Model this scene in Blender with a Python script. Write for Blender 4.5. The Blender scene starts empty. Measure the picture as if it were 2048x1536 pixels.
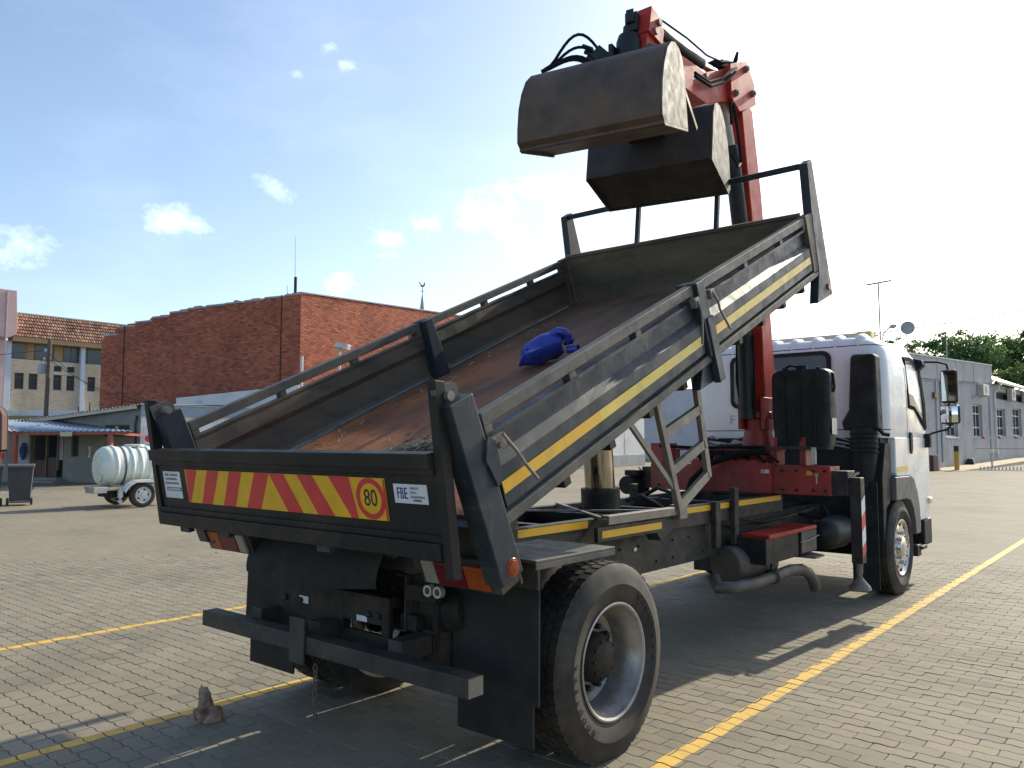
import bpy, math, random
import numpy as np
from mathutils import Vector, Matrix
random.seed(7)
R = math.radians
scene = bpy.context.scene
COL = scene.collection

# ------------------------------------------------------------------ camera
cam_d = bpy.data.cameras.new('camera')
cam = bpy.data.objects.new('camera', cam_d)
COL.objects.link(cam)
cam_d.sensor_fit = 'HORIZONTAL'
cam_d.sensor_width = 36.0
cam_d.lens = 36.0 * 1600.0 / 2048.0
cam_d.clip_start = 0.05
cam_d.clip_end = 3000
cam.location = (3.572, -3.642, 1.68)
cam.rotation_euler = (R(90 + 4.08), 0, R(39.917))
scene.camera = cam

# ------------------------------------------------------------------ light
SUN_EL = R(32.0)
SUN_AZ = math.atan2(0.06, 1.0)          # clockwise from +Y
sun_dir = Vector((math.sin(SUN_AZ) * math.cos(SUN_EL), math.cos(SUN_AZ) * math.cos(SUN_EL), math.sin(SUN_EL)))
sd = bpy.data.lights.new('sun', 'SUN')
sd.energy = 3.4
sd.angle = R(0.55)
sd.color = (1.0, 0.92, 0.74)
so = bpy.data.objects.new('sun', sd)
so.rotation_euler = sun_dir.to_track_quat('Z', 'Y').to_euler()
so.location = (0, 40, 40)
COL.objects.link(so)

world = bpy.data.worlds.new('World')
scene.world = world
world.use_nodes = True
wt = world.node_tree
wt.nodes.clear()
WN = wt.nodes.new
WL = wt.links.new
w_out = WN('ShaderNodeOutputWorld')
w_bg = WN('ShaderNodeBackground')
w_bg.inputs['Strength'].default_value = 0.128
sky = WN('ShaderNodeTexSky')
sky.sky_type = 'NISHITA'
sky.sun_disc = False
sky.sun_elevation = SUN_EL
sky.sun_rotation = SUN_AZ
sky.altitude = 200
sky.air_density = 1.0
sky.dust_density = 1.7
sky.ozone_density = 1.3
tc = WN('ShaderNodeTexCoord')


def wmath(op, a, b=None, clamp=False):
    n = WN('ShaderNodeMath')
    n.operation = op
    n.use_clamp = clamp
    for i, v in enumerate((a, b)):
        if v is None:
            continue
        if isinstance(v, (int, float)):
            n.inputs[i].default_value = v
        else:
            WL(v, n.inputs[i])
    return n.outputs[0]


def wnoise(scale, detail, rough, stretch=(1, 1, 1)):
    mp = WN('ShaderNodeMapping')
    mp.inputs['Scale'].default_value = stretch
    WL(tc.outputs['Generated'], mp.inputs['Vector'])
    n = WN('ShaderNodeTexNoise')
    n.inputs['Scale'].default_value = scale
    n.inputs['Detail'].default_value = detail
    n.inputs['Roughness'].default_value = rough
    WL(mp.outputs[0], n.inputs['Vector'])
    return n.outputs[0]


def cloud_blob(d, rad):
    v = WN('ShaderNodeVectorMath')
    v.operation = 'DISTANCE'
    mp = WN('ShaderNodeMapping')
    mp.inputs['Scale'].default_value = (1, 1, 1.55)
    WL(tc.outputs['Generated'], mp.inputs['Vector'])
    WL(mp.outputs[0], v.inputs[0])
    v.inputs[1].default_value = (d[0], d[1], d[2] * 1.55)
    return wmath('SUBTRACT', 1.0, wmath('DIVIDE', v.outputs['Value'], rad), True)


# cumulus puffs that float over the town, then a broad broken veil everywhere
BLOBS = [((-0.930, 0.304, 0.206), 0.060), ((-0.945, 0.285, 0.195), 0.06), ((-0.866, 0.433, 0.249), 0.050), ((-0.850, 0.455, 0.245), 0.035),
         ((-0.800, 0.525, 0.290), 0.040), ((-0.718, 0.538, 0.443), 0.028), ((-0.713, 0.556, 0.428), 0.026), ((-0.748, 0.520, 0.413), 0.022),
         ((-0.628, 0.728, 0.276), 0.11), ((-0.553, 0.780, 0.292), 0.11), ((-0.729, 0.640, 0.244), 0.055), ((-0.775, 0.601, 0.195), 0.045),
         ((-0.690, 0.660, 0.262), 0.055), ((-0.269, 0.907, 0.323), 0.22), ((-0.181, 0.952, 0.248), 0.16)]
acc = None
for d_, r_ in BLOBS:
    b_ = cloud_blob(d_, r_)
    acc = b_ if acc is None else wmath('MAXIMUM', acc, b_)
n1 = wnoise(19, 9, 0.66, (1, 1, 1.5))
puff = wmath('MULTIPLY', wmath('SUBTRACT', wmath('ADD', wmath('MULTIPLY', acc, 0.42), n1), 0.70), 4.2, True)
n2 = wnoise(3.2, 7, 0.6, (1, 1, 2.4))
veil = wmath('MULTIPLY', wmath('SUBTRACT', n2, 0.50), 1.3, True)
cl = wmath('MAXIMUM', wmath('MULTIPLY', puff, 0.62), wmath('MULTIPLY', veil, 0.42), True)
mixc = WN('ShaderNodeMix')
mixc.data_type = 'RGBA'
addc = WN('ShaderNodeMix')
addc.data_type = 'RGBA'
addc.blend_type = 'ADD'
addc.inputs[0].default_value = 1.0
WL(sky.outputs[0], addc.inputs[6])
addc.inputs[7].default_value = (3.6, 3.6, 3.6, 1)
WL(cl, mixc.inputs[0])
WL(sky.outputs[0], mixc.inputs[6])
WL(addc.outputs[2], mixc.inputs[7])
WL(mixc.outputs[2], w_bg.inputs['Color'])
WL(w_bg.outputs[0], w_out.inputs[0])

scene.render.engine = 'CYCLES'
vs = scene.view_settings
scene.display_settings.display_device = 'sRGB'
vs.view_transform = 'Standard'
vs.look = 'None'
vs.gamma = 1.0
vs.exposure = 0.8
vs.use_curve_mapping = False
scene.cycles.max_bounces = 6
scene.cycles.use_denoising = True

# ------------------------------------------------------------------ helpers


class MB:
    """collects simple shapes and links them as one mesh object"""

    def __init__(self, M=None):
        self.v, self.f, self.m, self.s = [], [], [], []
        self.M = M

    def add(self, vs_, fs_, mi=0, smooth=False):
        b = len(self.v)
        if self.M is not None:
            vs_ = [tuple(self.M @ Vector(p)) for p in vs_]
        self.v.extend([tuple(p) for p in vs_])
        for f in fs_:
            self.f.append([b + i for i in f])
            self.m.append(mi)
            self.s.append(smooth)
        return self

    def box(self, x0, x1, y0, y1, z0, z1, mi=0):
        v = [(x0, y0, z0), (x1, y0, z0), (x1, y1, z0), (x0, y1, z0), (x0, y0, z1), (x1, y0, z1), (x1, y1, z1), (x0, y1, z1)]
        f = [(3, 2, 1, 0), (4, 5, 6, 7), (0, 1, 5, 4), (1, 2, 6, 5), (2, 3, 7, 6), (3, 0, 4, 7)]
        return self.add(v, f, mi)

    def bar(self, p0, p1, w, h, up=(0, 0, 1), mi=0):
        p0, p1, up = Vector(p0), Vector(p1), Vector(up)
        d = (p1 - p0).normalized()
        a = d.cross(up)
        if a.length < 1e-4:
            a = d.cross(Vector((1, 0, 0)))
        a.normalize()
        b = a.cross(d).normalized()
        v = []
        for p in (p0, p1):
            for sx, sy in ((-1, -1), (1, -1), (1, 1), (-1, 1)):
                v.append(p + a * (sx * w / 2) + b * (sy * h / 2))
        f = [(3, 2, 1, 0), (4, 5, 6, 7), (0, 1, 5, 4), (1, 2, 6, 5), (2, 3, 7, 6), (3, 0, 4, 7)]
        return self.add(v, f, mi)

    def prism(self, pts, axis, a0, a1, mi=0, smooth=False):
        n = len(pts)
        ar = sum(pts[i][0] * pts[(i + 1) % n][1] - pts[(i + 1) % n][0] * pts[i][1] for i in range(n))
        if ar < 0:
            pts = pts[::-1]

        def mk(p, a):
            return {'x': (a, p[0], p[1]), 'y': (p[0], a, p[1]), 'z': (p[0], p[1], a)}[axis]
        v = [mk(p, a0) for p in pts] + [mk(p, a1) for p in pts]
        flip = (axis == 'y') != (a1 < a0)
        caps = [list(range(n - 1, -1, -1)), list(range(n, 2 * n))]
        side = [(i, (i + 1) % n, n + (i + 1) % n, n + i) for i in range(n)]
        if flip:
            caps = [c[::-1] for c in caps]
            side = [c[::-1] for c in side]
        self.add(v, caps, mi, False)
        b = len(self.v) - 2 * n
        for f in side:
            self.f.append([b + i for i in f])
            self.m.append(mi)
            self.s.append(smooth)
        return self

    def tube(self, path, r, n=8, caps=True, mi=0):
        P = [Vector(p) for p in path]
        k = len(P)
        rs = r if isinstance(r, (list, tuple)) else [r] * k
        v, f = [], []
        prev = None
        for i in range(k):
            d = (P[min(i + 1, k - 1)] - P[max(i - 1, 0)]).normalized()
            if prev is None:
                a = d.cross(Vector((0, 0, 1)))
                if a.length < 1e-3:
                    a = d.cross(Vector((1, 0, 0)))
                a.normalize()
            else:
                a = (prev - d * prev.dot(d)).normalized()
            prev = a
            b = d.cross(a)
            for j in range(n):
                t = 2 * math.pi * j / n
                v.append(P[i] + (a * math.cos(t) + b * math.sin(t)) * rs[i])
        for i in range(k - 1):
            for j in range(n):
                f.append((i * n + j, i * n + (j + 1) % n, (i + 1) * n + (j + 1) % n, (i + 1) * n + j))
        self.add(v, f, mi, True)
        if caps:
            b = len(self.v) - len(v)
            for c in (list(range(n - 1, -1, -1)), list(range((k - 1) * n, k * n))):
                self.f.append([b + i for i in c])
                self.m.append(mi)
                self.s.append(False)
        return self

    def cyl(self, p0, p1, r0, r1=None, n=16, mi=0):
        return self.tube([p0, p1], [r0, r0 if r1 is None else r1], n, True, mi)

    def lathe(self, prof, origin, axis, n=32, mi=0, smooth=True, closed=False):
        """prof: list of (radius, height along axis)"""
        o = Vector(origin)
        ax = Vector(axis).normalized()
        a = ax.cross(Vector((0, 0, 1)))
        if a.length < 1e-3:
            a = ax.cross(Vector((1, 0, 0)))
        a.normalize()
        b = ax.cross(a)
        k = len(prof)
        v, f = [], []
        for r_, h in prof:
            for j in range(n):
                t = 2 * math.pi * j / n
                v.append(o + ax * h + (a * math.cos(t) + b * math.sin(t)) * max(r_, 1e-4))
        kk = k if closed else k - 1
        for i in range(kk):
            i2 = (i + 1) % k
            for j in range(n):
                f.append((i * n + j, i * n + (j + 1) % n, i2 * n + (j + 1) % n, i2 * n + j))
        return self.add(v, f, mi, smooth)

    def poly(self, pts, mi=0):
        return self.add(pts, [list(range(len(pts)))], mi)

    def each(self, name, mats, parent=None, bevel=0, sharp=35, seg=2, **props):
        """one object for every separate shape collected"""
        par = list(range(len(self.v)))

        def find(i):
            while par[i] != i:
                par[i] = par[par[i]]
                i = par[i]
            return i
        for f in self.f:
            for i in f[1:]:
                par[find(i)] = find(f[0])
        groups = {}
        for k, f in enumerate(self.f):
            groups.setdefault(find(f[0]), []).append(k)
        out = []
        for ks in groups.values():
            m_ = MB()
            idx = {}
            for k in ks:
                g = []
                for i in self.f[k]:
                    if i not in idx:
                        idx[i] = len(m_.v)
                        m_.v.append(self.v[i])
                    g.append(idx[i])
                m_.f.append(g)
                m_.m.append(self.m[k])
                m_.s.append(self.s[k])
            out.append(m_.build(name, mats, parent, bevel, sharp, seg, **props))
        return out

    def build(self, name, mats, parent=None, bevel=0, sharp=35, seg=2, **props):
        me = bpy.data.meshes.new(name)
        me.from_pydata(self.v, [], self.f)
        if not isinstance(mats, (list, tuple)):
            mats = [mats]
        for m_ in mats:
            me.materials.append(m_)
        me.polygons.foreach_set('material_index', self.m)
        me.polygons.foreach_set('use_smooth', self.s)
        me.update()
        if any(self.s):
            me.set_sharp_from_angle(angle=R(sharp))
        o = bpy.data.objects.new(name, me)
        COL.objects.link(o)
        if parent is not None:
            o.parent = parent
            if parent.matrix_world != Matrix.Identity(4) or parent.location.length > 0:
                pass
        if bevel:
            bm_ = o.modifiers.new('edge', 'BEVEL')
            bm_.width = bevel
            bm_.segments = seg
            bm_.limit_method = 'ANGLE'
            bm_.angle_limit = R(40)
        for k_, v_ in props.items():
            o[k_] = v_
        return o


def thing(name, label, cat, loc=(0, 0, 0), rz=0, group=None):
    o = bpy.data.objects.new(name, None)
    o.empty_display_size = 0.2
    COL.objects.link(o)
    o.location = loc
    o.rotation_euler = (0, 0, rz)
    o['label'] = label
    o['category'] = cat
    if group:
        o['group'] = group
    return o


def tag(o, label, cat, group=None):
    o['label'] = label
    o['category'] = cat
    if group:
        o['group'] = group
    return o


def copy_tree(o, parent=None):
    c = o.copy()
    COL.objects.link(c)
    if parent is not None:
        c.parent = parent
        c.matrix_parent_inverse = o.matrix_parent_inverse.copy()
    for ch in list(o.children):
        copy_tree(ch, c)
    return c


def text(s_, name, mat, parent, M, size, extrude=0.0006, align='CENTER', sx=1.0, **props):
    cu = bpy.data.curves.new('glyphs', 'FONT')
    cu.body = s_
    cu.size = size
    cu.align_x = align
    cu.align_y = 'CENTER'
    cu.extrude = extrude
    cu.resolution_u = 3
    t = bpy.data.objects.new('glyphs', cu)
    me = bpy.data.meshes.new_from_object(t)
    bpy.data.objects.remove(t)
    bpy.data.curves.remove(cu)
    me.transform(Matrix.Diagonal((sx, 1, 1, 1)))
    me.transform(M)
    me.name = name
    me.materials.clear()
    me.materials.append(mat)
    o = bpy.data.objects.new(name, me)
    COL.objects.link(o)
    if parent is not None:
        o.parent = parent
    for k_, v_ in props.items():
        o[k_] = v_
    return o


def frame(origin, xa, ya):
    """matrix whose x axis is xa, y axis ya"""
    xa, ya = Vector(xa).normalized(), Vector(ya).normalized()
    za = xa.cross(ya)
    M = Matrix((xa, ya, za)).transposed().to_4x4()
    M.translation = Vector(origin)
    return M


# ------------------------------------------------------------------ materials
def srgb(r, g, b):
    return tuple(((c / 255) / 12.92 if c / 255 <= 0.04045 else ((c / 255 + 0.055) / 1.055) ** 2.4) for c in (r, g, b))


class NT:
    def __init__(self, name):
        self.m = bpy.data.materials.new(name)
        self.m.use_nodes = True
        self.t = self.m.node_tree
        self.b = self.t.nodes['Principled BSDF']
        self.tc = self.t.nodes.new('ShaderNodeTexCoord')

    def n(self, typ, **kw):
        x = self.t.nodes.new(typ)
        for k, v in kw.items():
            setattr(x, k, v)
        return x

    def l(self, a, b):
        self.t.links.new(a, b)

    def noise(self, scale, detail=5, rough=0.6, stretch=None, coord='Object', dist=0.0):
        src = self.tc.outputs[coord]
        if stretch:
            mp = self.n('ShaderNodeMapping')
            mp.inputs['Scale'].default_value = stretch
            self.l(src, mp.inputs[0])
            src = mp.outputs[0]
        x = self.n('ShaderNodeTexNoise')
        x.inputs['Scale'].default_value = scale
        x.inputs['Detail'].default_value = detail
        x.inputs['Roughness'].default_value = rough
        x.inputs['Distortion'].default_value = dist
        self.l(src, x.inputs['Vector'])
        return x.outputs[0]

    def ramp(self, fac, stops, interp='LINEAR'):
        r = self.n('ShaderNodeValToRGB')
        cr = r.color_ramp
        cr.interpolation = interp
        while len(cr.elements) < len(stops):
            cr.elements.new(0.5)
        for e, (p, c) in zip(cr.elements, stops):
            e.position = p
            e.color = (c[0], c[1], c[2], 1) if not isinstance(c, (int, float)) else (c, c, c, 1)
        self.l(fac, r.inputs[0])
        return r.outputs[0]

    def mix(self, fac, a, b, blend='MIX'):
        x = self.n('ShaderNodeMix', data_type='RGBA', blend_type=blend)
        for i, v in ((0, fac), (6, a), (7, b)):
            if hasattr(v, 'links'):
                self.l(v, x.inputs[i])
            elif i == 0:
                x.inputs[0].default_value = v
            else:
                x.inputs[i].default_value = (v[0], v[1], v[2], 1)
        return x.outputs[2]

    def math(self, op, a, b=None, clamp=False):
        x = self.n('ShaderNodeMath', operation=op, use_clamp=clamp)
        for i, v in enumerate((a, b)):
            if v is None:
                continue
            if hasattr(v, 'links'):
                self.l(v, x.inputs[i])
            else:
                x.inputs[i].default_value = v
        return x.outputs[0]

    def bump(self, h, strength=0.3, dist=0.01):
        x = self.n('ShaderNodeBump')
        x.inputs['Strength'].default_value = strength
        x.inputs['Distance'].default_value = dist
        self.l(h, x.inputs['Height'])
        self.l(x.outputs[0], self.b.inputs['Normal'])

    def set(self, col=None, rough=None, metal=None, spec=None):
        for k, v in (('Base Color', col), ('Roughness', rough), ('Metallic', metal), ('Specular IOR Level', spec)):
            if v is None:
                continue
            i = self.b.inputs[k]
            if hasattr(v, 'links'):
                self.l(v, i)
            else:
                i.default_value = (v[0], v[1], v[2], 1) if k == 'Base Color' else v
        return self.m


def worn(name, c1, c2, scale=6, rough=0.5, metal=0.0, dirt=None, dirt_amt=0.5, dirt_scale=2.2, bump=0.08, chips=None, chip_lo=0.66, stretch=None, fine=60, spec=0.5, streak=None):
    """painted or bare surface: tone noise, larger dirt, chips and a fine relief"""
    N = NT(name)
    c = N.mix(N.ramp(N.noise(scale, 6, 0.65, stretch), [(0.3, 0.0), (0.7, 1.0)]), c1, c2)
    if dirt:
        f = N.ramp(N.noise(dirt_scale, 8, 0.7, stretch), [(0.62 - dirt_amt * 0.35, 0.0), (0.85 - dirt_amt * 0.2, 1.0)])
        c = N.mix(f, c, dirt)
    if chips:
        f2 = N.ramp(N.noise(18, 9, 0.75), [(chip_lo, 0.0), (chip_lo + 0.05, 1.0)])
        c = N.mix(f2, c, chips)
    if streak:
        f3 = N.ramp(N.noise(16, 6, 0.7, (1.6, 1.6, 0.16)), [(0.56, 0.0), (0.75, 0.55)])
        c = N.mix(f3, c, streak)
        f4 = N.ramp(N.noise(5, 9, 0.8, (0.6, 0.6, 3.0), 'Object', 0.6), [(0.60, 0.0), (0.66, 0.35)])
        c = N.mix(f4, c, streak)
    rr = N.ramp(N.noise(scale * 1.7, 5, 0.6), [(0.25, max(rough - 0.13, 0.02)), (0.75, min(rough + 0.15, 1))])
    N.set(c, rr, metal, spec)
    if bump:
        N.bump(N.noise(fine, 6, 0.6), bump, 0.004)
    return N.m


def plain(name, col, rough=0.5, metal=0.0, spec=0.5, emit=None):
    N = NT(name)
    c = N.mix(N.ramp(N.noise(9, 5, 0.6), [(0.3, 0.0), (0.7, 1.0)]), tuple(x * 0.86 for x in col), tuple(min(1, x * 1.1) for x in col))
    N.set(c, rough, metal, spec)
    return N.m


M = {}
M['navy'] = worn('navy_grey_paint', (0.013, 0.023, 0.032), (0.024, 0.038, 0.050), 5, 0.50, 0.0, (0.062, 0.064, 0.062), 0.36, 3.0, 0.12, (0.13, 0.10, 0.075), 0.68, None, 60, 0.35, (0.11, 0.12, 0.125))
M['navy_dark'] = worn('dark_gate_paint', (0.011, 0.012, 0.012), (0.019, 0.020, 0.0195), 4, 0.5, 0.0, (0.042, 0.036, 0.028), 0.42, 2.6, 0.10, (0.12, 0.09, 0.07), 0.70, None, 60, 0.22, (0.05, 0.046, 0.038))
M['navy_dusty'] = worn('dusty_navy_paint', (0.038, 0.043, 0.044), (0.075, 0.074, 0.068), 7, 0.6, 0.0, (0.15, 0.13, 0.10), 0.6, 4.0, 0.14, (0.15, 0.09, 0.06), 0.68)
M['tray_in'] = worn('scraped_tray_wall', (0.045, 0.042, 0.036), (0.105, 0.090, 0.066), 4, 0.65, 0.0, (0.18, 0.135, 0.085), 0.60, 2.5, 0.2, (0.16, 0.08, 0.045), 0.62, (0.35, 0.35, 1.2))
M['chassis'] = worn('dark_chassis_paint', (0.020, 0.022, 0.023), (0.038, 0.039, 0.038), 6, 0.55, 0.0, (0.08, 0.068, 0.052), 0.45, 3.0, 0.12, None, 0.7, None, 60, 0.3)
M['grime'] = worn('greasy_black_steel', (0.009, 0.0085, 0.008), (0.024, 0.021, 0.018), 9, 0.65, 0.0, (0.05, 0.040, 0.030), 0.5, 4.0, 0.25, None, 0.7, None, 60, 0.25)
M['barsteel'] = worn('worn_bumper_steel', (0.016, 0.0145, 0.013), (0.04, 0.035, 0.029), 8, 0.65, 0.0, (0.075, 0.058, 0.042), 0.5, 3.0, 0.25, (0.36, 0.19, 0.025), 0.665)
M['steel_edge'] = worn('bare_dusty_steel', (0.16, 0.15, 0.135), (0.26, 0.245, 0.22), 8, 0.55, 0.35, (0.20, 0.16, 0.12), 0.5, 5.0, 0.12)
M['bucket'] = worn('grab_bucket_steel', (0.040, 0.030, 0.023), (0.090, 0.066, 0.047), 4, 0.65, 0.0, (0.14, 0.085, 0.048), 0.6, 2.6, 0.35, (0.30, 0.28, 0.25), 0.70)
M['bucket_cap'] = worn('scraped_bucket_cheek', (0.07, 0.066, 0.060), (0.15, 0.142, 0.13), 7, 0.7, 0.0, (0.028, 0.024, 0.021), 0.72, 4.0, 0.3, None, 0.7, (1, 1, 0.3))
M['red'] = worn('crane_red_paint', (0.40, 0.032, 0.020), (0.47, 0.05, 0.032), 5, 0.45, 0.0, (0.20, 0.03, 0.025), 0.35, 4.0, 0.06, (0.09, 0.07, 0.06), 0.70, None, 60, 0.2)
M['red_worn'] = worn('grubby_crane_red', (0.28, 0.026, 0.026), (0.36, 0.04, 0.036), 6, 0.5, 0.0, (0.10, 0.03, 0.025), 0.5, 4.0, 0.1, (0.06, 0.05, 0.045), 0.68)
M['white'] = worn('cab_white_paint', (0.78, 0.79, 0.80), (0.82, 0.83, 0.84), 3, 0.3, 0.0, (0.73, 0.72, 0.69), 0.2, 1.2, 0.0)
M['black'] = worn('black_plastic', (0.012, 0.014, 0.016), (0.022, 0.025, 0.027), 6, 0.55, 0.0, (0.05, 0.047, 0.042), 0.3, 3.0, 0.1, None, 0.7, None, 60, 0.22)
M['ramblack'] = worn('black_ram_paint', (0.014, 0.018, 0.020), (0.024, 0.03, 0.033), 5, 0.45, 0.0, (0.05, 0.05, 0.048), 0.25, 4.0, 0.04, None, 0.7, None, 60, 0.3)
M['rubber'] = worn('tyre_rubber', (0.014, 0.0132, 0.0125), (0.027, 0.0245, 0.022), 5, 0.75, 0.0, (0.078, 0.064, 0.047), 0.48, 3.0, 0.2)
M['flap'] = worn('rubber_flap', (0.013, 0.0145, 0.015), (0.022, 0.023, 0.023), 4, 0.7, 0.0, (0.038, 0.034, 0.028), 0.4, 2.5, 0.15, None, 0.7, None, 60, 0.25)
M['chrome'] = worn('rod_chrome', (0.60, 0.60, 0.60), (0.7, 0.7, 0.69), 5, 0.16, 1.0, None, 0, 1, 0.0)
M['goldrod'] = worn('oily_hoist_rod', (0.34, 0.30, 0.23), (0.50, 0.45, 0.36), 4, 0.2, 1.0, (0.10, 0.08, 0.06), 0.45, 5, 0.0, None, 0.7, (3, 3, 0.3))
M['alloy'] = worn('wheel_alloy', (0.50, 0.50, 0.50), (0.66, 0.66, 0.65), 6, 0.28, 0.9, (0.22, 0.20, 0.17), 0.3, 4, 0.05)
M['rimsteel'] = worn('silver_rim_paint', (0.26, 0.255, 0.24), (0.42, 0.41, 0.39), 7, 0.42, 0.55, (0.16, 0.13, 0.10), 0.5, 4, 0.1, (0.12, 0.08, 0.05), 0.66)
M['yellow'] = worn('yellow_reflective_tape', (0.76, 0.41, 0.010), (0.82, 0.46, 0.018), 6, 0.4, 0.0, (0.45, 0.31, 0.07), 0.28, 6, 0.0)
M['sun_yellow'] = worn('bleached_yellow_tape', (0.74, 0.53, 0.06), (0.80, 0.59, 0.09), 6, 0.45, 0.0, (0.5, 0.42, 0.16), 0.4, 7, 0.0)
M['amber'] = plain('amber_lens', (0.30, 0.062, 0.012), 0.3, 0, 0.3)
M['redlens'] = plain('red_lens', (0.13, 0.007, 0.012), 0.3, 0, 0.3)
M['whitelens'] = plain('clear_lens', (0.26, 0.25, 0.21), 0.25)
M['sgn_red'] = plain('sign_red', (0.58, 0.030, 0.032), 0.45)
M['sgn_yellow'] = plain('sign_yellow', (0.72, 0.40, 0.008), 0.45)
M['sgn_black'] = plain('sign_black', (0.012, 0.012, 0.012), 0.5)
M['sticker'] = plain('sticker_white', (0.62, 0.63, 0.66), 0.45)
M['ink'] = plain('grey_ink', (0.10, 0.10, 0.12), 0.5)
M['blueink'] = plain('blue_ink', (0.012, 0.02, 0.16), 0.5)
M['cream'] = plain('cream_plastic', (0.72, 0.66, 0.45), 0.4)
M['blue_can'] = worn('blue_can_plastic', (0.018, 0.036, 0.27), (0.030, 0.058, 0.40), 5, 0.38, 0.0, (0.07, 0.075, 0.17), 0.35, 4, 0.05)
M['tank'] = worn('milky_tank_plastic', (0.62, 0.68, 0.60), (0.72, 0.76, 0.70), 2.5, 0.45, 0.0, (0.42, 0.45, 0.30), 0.3, 1.6, 0.03)
M['bin'] = worn('grey_bin_plastic', (0.045, 0.05, 0.056), (0.065, 0.07, 0.076), 4, 0.55, 0.0, (0.10, 0.10, 0.095), 0.3, 3, 0.03)
M['galv'] = worn('galvanised_steel', (0.40, 0.40, 0.40), (0.55, 0.55, 0.54), 8, 0.45, 0.5, (0.34, 0.25, 0.16), 0.4, 3, 0.05)
M['post_red'] = worn('red_oxide_post', (0.30, 0.07, 0.045), (0.36, 0.09, 0.055), 4, 0.6)
M['rust'] = worn('brown_skip_paint', (0.07, 0.036, 0.028), (0.11, 0.055, 0.042), 3, 0.6, 0.0, (0.09, 0.045, 0.03), 0.4, 2, 0.15)
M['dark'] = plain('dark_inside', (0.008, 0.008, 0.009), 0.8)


def glass(name, tint, rough=0.04, alpha=None):
    N = NT(name)
    N.set(tint, rough, 0.0, 0.45)
    if alpha is not None:
        N.b.inputs['Alpha'].default_value = alpha
    return N.m


M['bucket_dark'] = worn('dark_bucket_steel', (0.018, 0.016, 0.015), (0.04, 0.034, 0.03), 4, 0.6, 0.0, (0.07, 0.05, 0.035), 0.5, 2.6, 0.35)  # darker steel tone, used on the far shell only
M['glass'] = glass('cab_glass', (0.13, 0.18, 0.21))
M['glass_side'] = glass('side_glass', (0.13, 0.165, 0.18), 0.3)
M['glass_side'].node_tree.nodes['Principled BSDF'].inputs['Specular IOR Level'].default_value = 0.04
M['seal'] = plain('window_rubber', (0.010, 0.011, 0.012), 0.95, 0, 0.05)
M['blue_cloth'] = plain('blue_cloth', (0.03, 0.05, 0.16), 0.9)
M['glass_dark'] = plain('dark_window_glass', (0.06, 0.07, 0.08), 0.9, 0, 0.0)
M['hose'] = plain('hose_rubber', (0.012, 0.013, 0.014), 0.8, 0, 0.12)
M['glass_band'] = glass('blue_grey_glazing', (0.10, 0.125, 0.15), 0.15)
Nn = NT('mirror_glass')
Nn.set((0.85, 0.87, 0.88), 0.02, 1.0)
M['mirror'] = Nn.m

# rusty tray floor: orange rust, brown scale, dark scrapes running with the tray
N = NT('rusty_tray_floor')
a = N.noise(2.2, 9, 0.68, (1.0, 0.28, 0.28))
c = N.ramp(a, [(0.28, (0.07, 0.038, 0.026)), (0.44, (0.19, 0.074, 0.034)), (0.56, (0.34, 0.115, 0.038)), (0.72, (0.44, 0.19, 0.08))])
b = N.ramp(N.noise(9, 8, 0.7, (1.6, 0.2, 0.2)), [(0.55, 0.0), (0.72, 1.0)])
c = N.mix(b, c, (0.06, 0.044, 0.036))
sepo = N.n('ShaderNodeSeparateXYZ')
N.l(N.tc.outputs['Object'], sepo.inputs[0])
up_ = N.ramp(N.math('ADD', N.math('MULTIPLY', sepo.outputs[1], 0.3), N.math('MULTIPLY', N.noise(1.3, 6, 0.7), 0.5)), [(0.5, 0.0), (0.95, 1.0)])
c = N.mix(up_, c, N.ramp(N.noise(4, 8, 0.7, (1.2, 0.3, 0.3)), [(0.3, (0.09, 0.062, 0.042)), (0.55, (0.17, 0.096, 0.056)), (0.75, (0.25, 0.14, 0.075))]))
N.set(c, 0.7)
N.bump(N.math('ADD', N.math('MULTIPLY', N.noise(35, 8, 0.7), 0.25), N.math('MULTIPLY', N.noise(3.2, 4, 0.55), 1.6)), 0.45, 0.02)
M['rustfloor'] = N.m

# paving blocks
N = NT('concrete_paver')
oi = N.n('ShaderNodeObjectInfo')
ge = N.n('ShaderNodeNewGeometry')
rnd = N.math('FRACT', N.math('ADD', oi.outputs['Random'], ge.outputs['Random Per Island']))
base = N.ramp(rnd, [(0.0, (0.208, 0.183, 0.133)), (0.3, (0.234, 0.207, 0.152)), (0.55, (0.226, 0.195, 0.142)), (0.8, (0.254, 0.223, 0.163)), (1.0, (0.182, 0.168, 0.133))])
pos = ge.outputs['Position']


def posnoise(N_, ge_, scale, detail, rough):
    x = N_.n('ShaderNodeTexNoise')
    x.inputs['Scale'].default_value = scale
    x.inputs['Detail'].default_value = detail
    x.inputs['Roughness'].default_value = rough
    N_.l(ge_.outputs['Position'], x.inputs['Vector'])
    return x.outputs[0]


st = N.ramp(posnoise(N, ge, 0.45, 7, 0.7), [(0.32, 0.70), (0.48, 0.98), (0.75, 1.12)])
c = N.mix(1.0, base, st, 'MULTIPLY')
oil = N.ramp(posnoise(N, ge, 1.7, 6, 0.62), [(0.62, 0.0), (0.74, 1.0)])
c = N.mix(N.math('MULTIPLY', oil, 0.55), c, (0.15, 0.135, 0.115))
sp = N.ramp(posnoise(N, ge, 160, 3, 0.7), [(0.3, 0.78), (0.5, 1.0), (0.7, 1.16)])
c = N.mix(0.9, c, sp, 'MULTIPLY')
N.set(c, 0.82, 0.0, 0.3)
N.bump(posnoise(N, ge, 220, 4, 0.7), 0.35, 0.004)
M['paver'] = N.m

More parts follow.
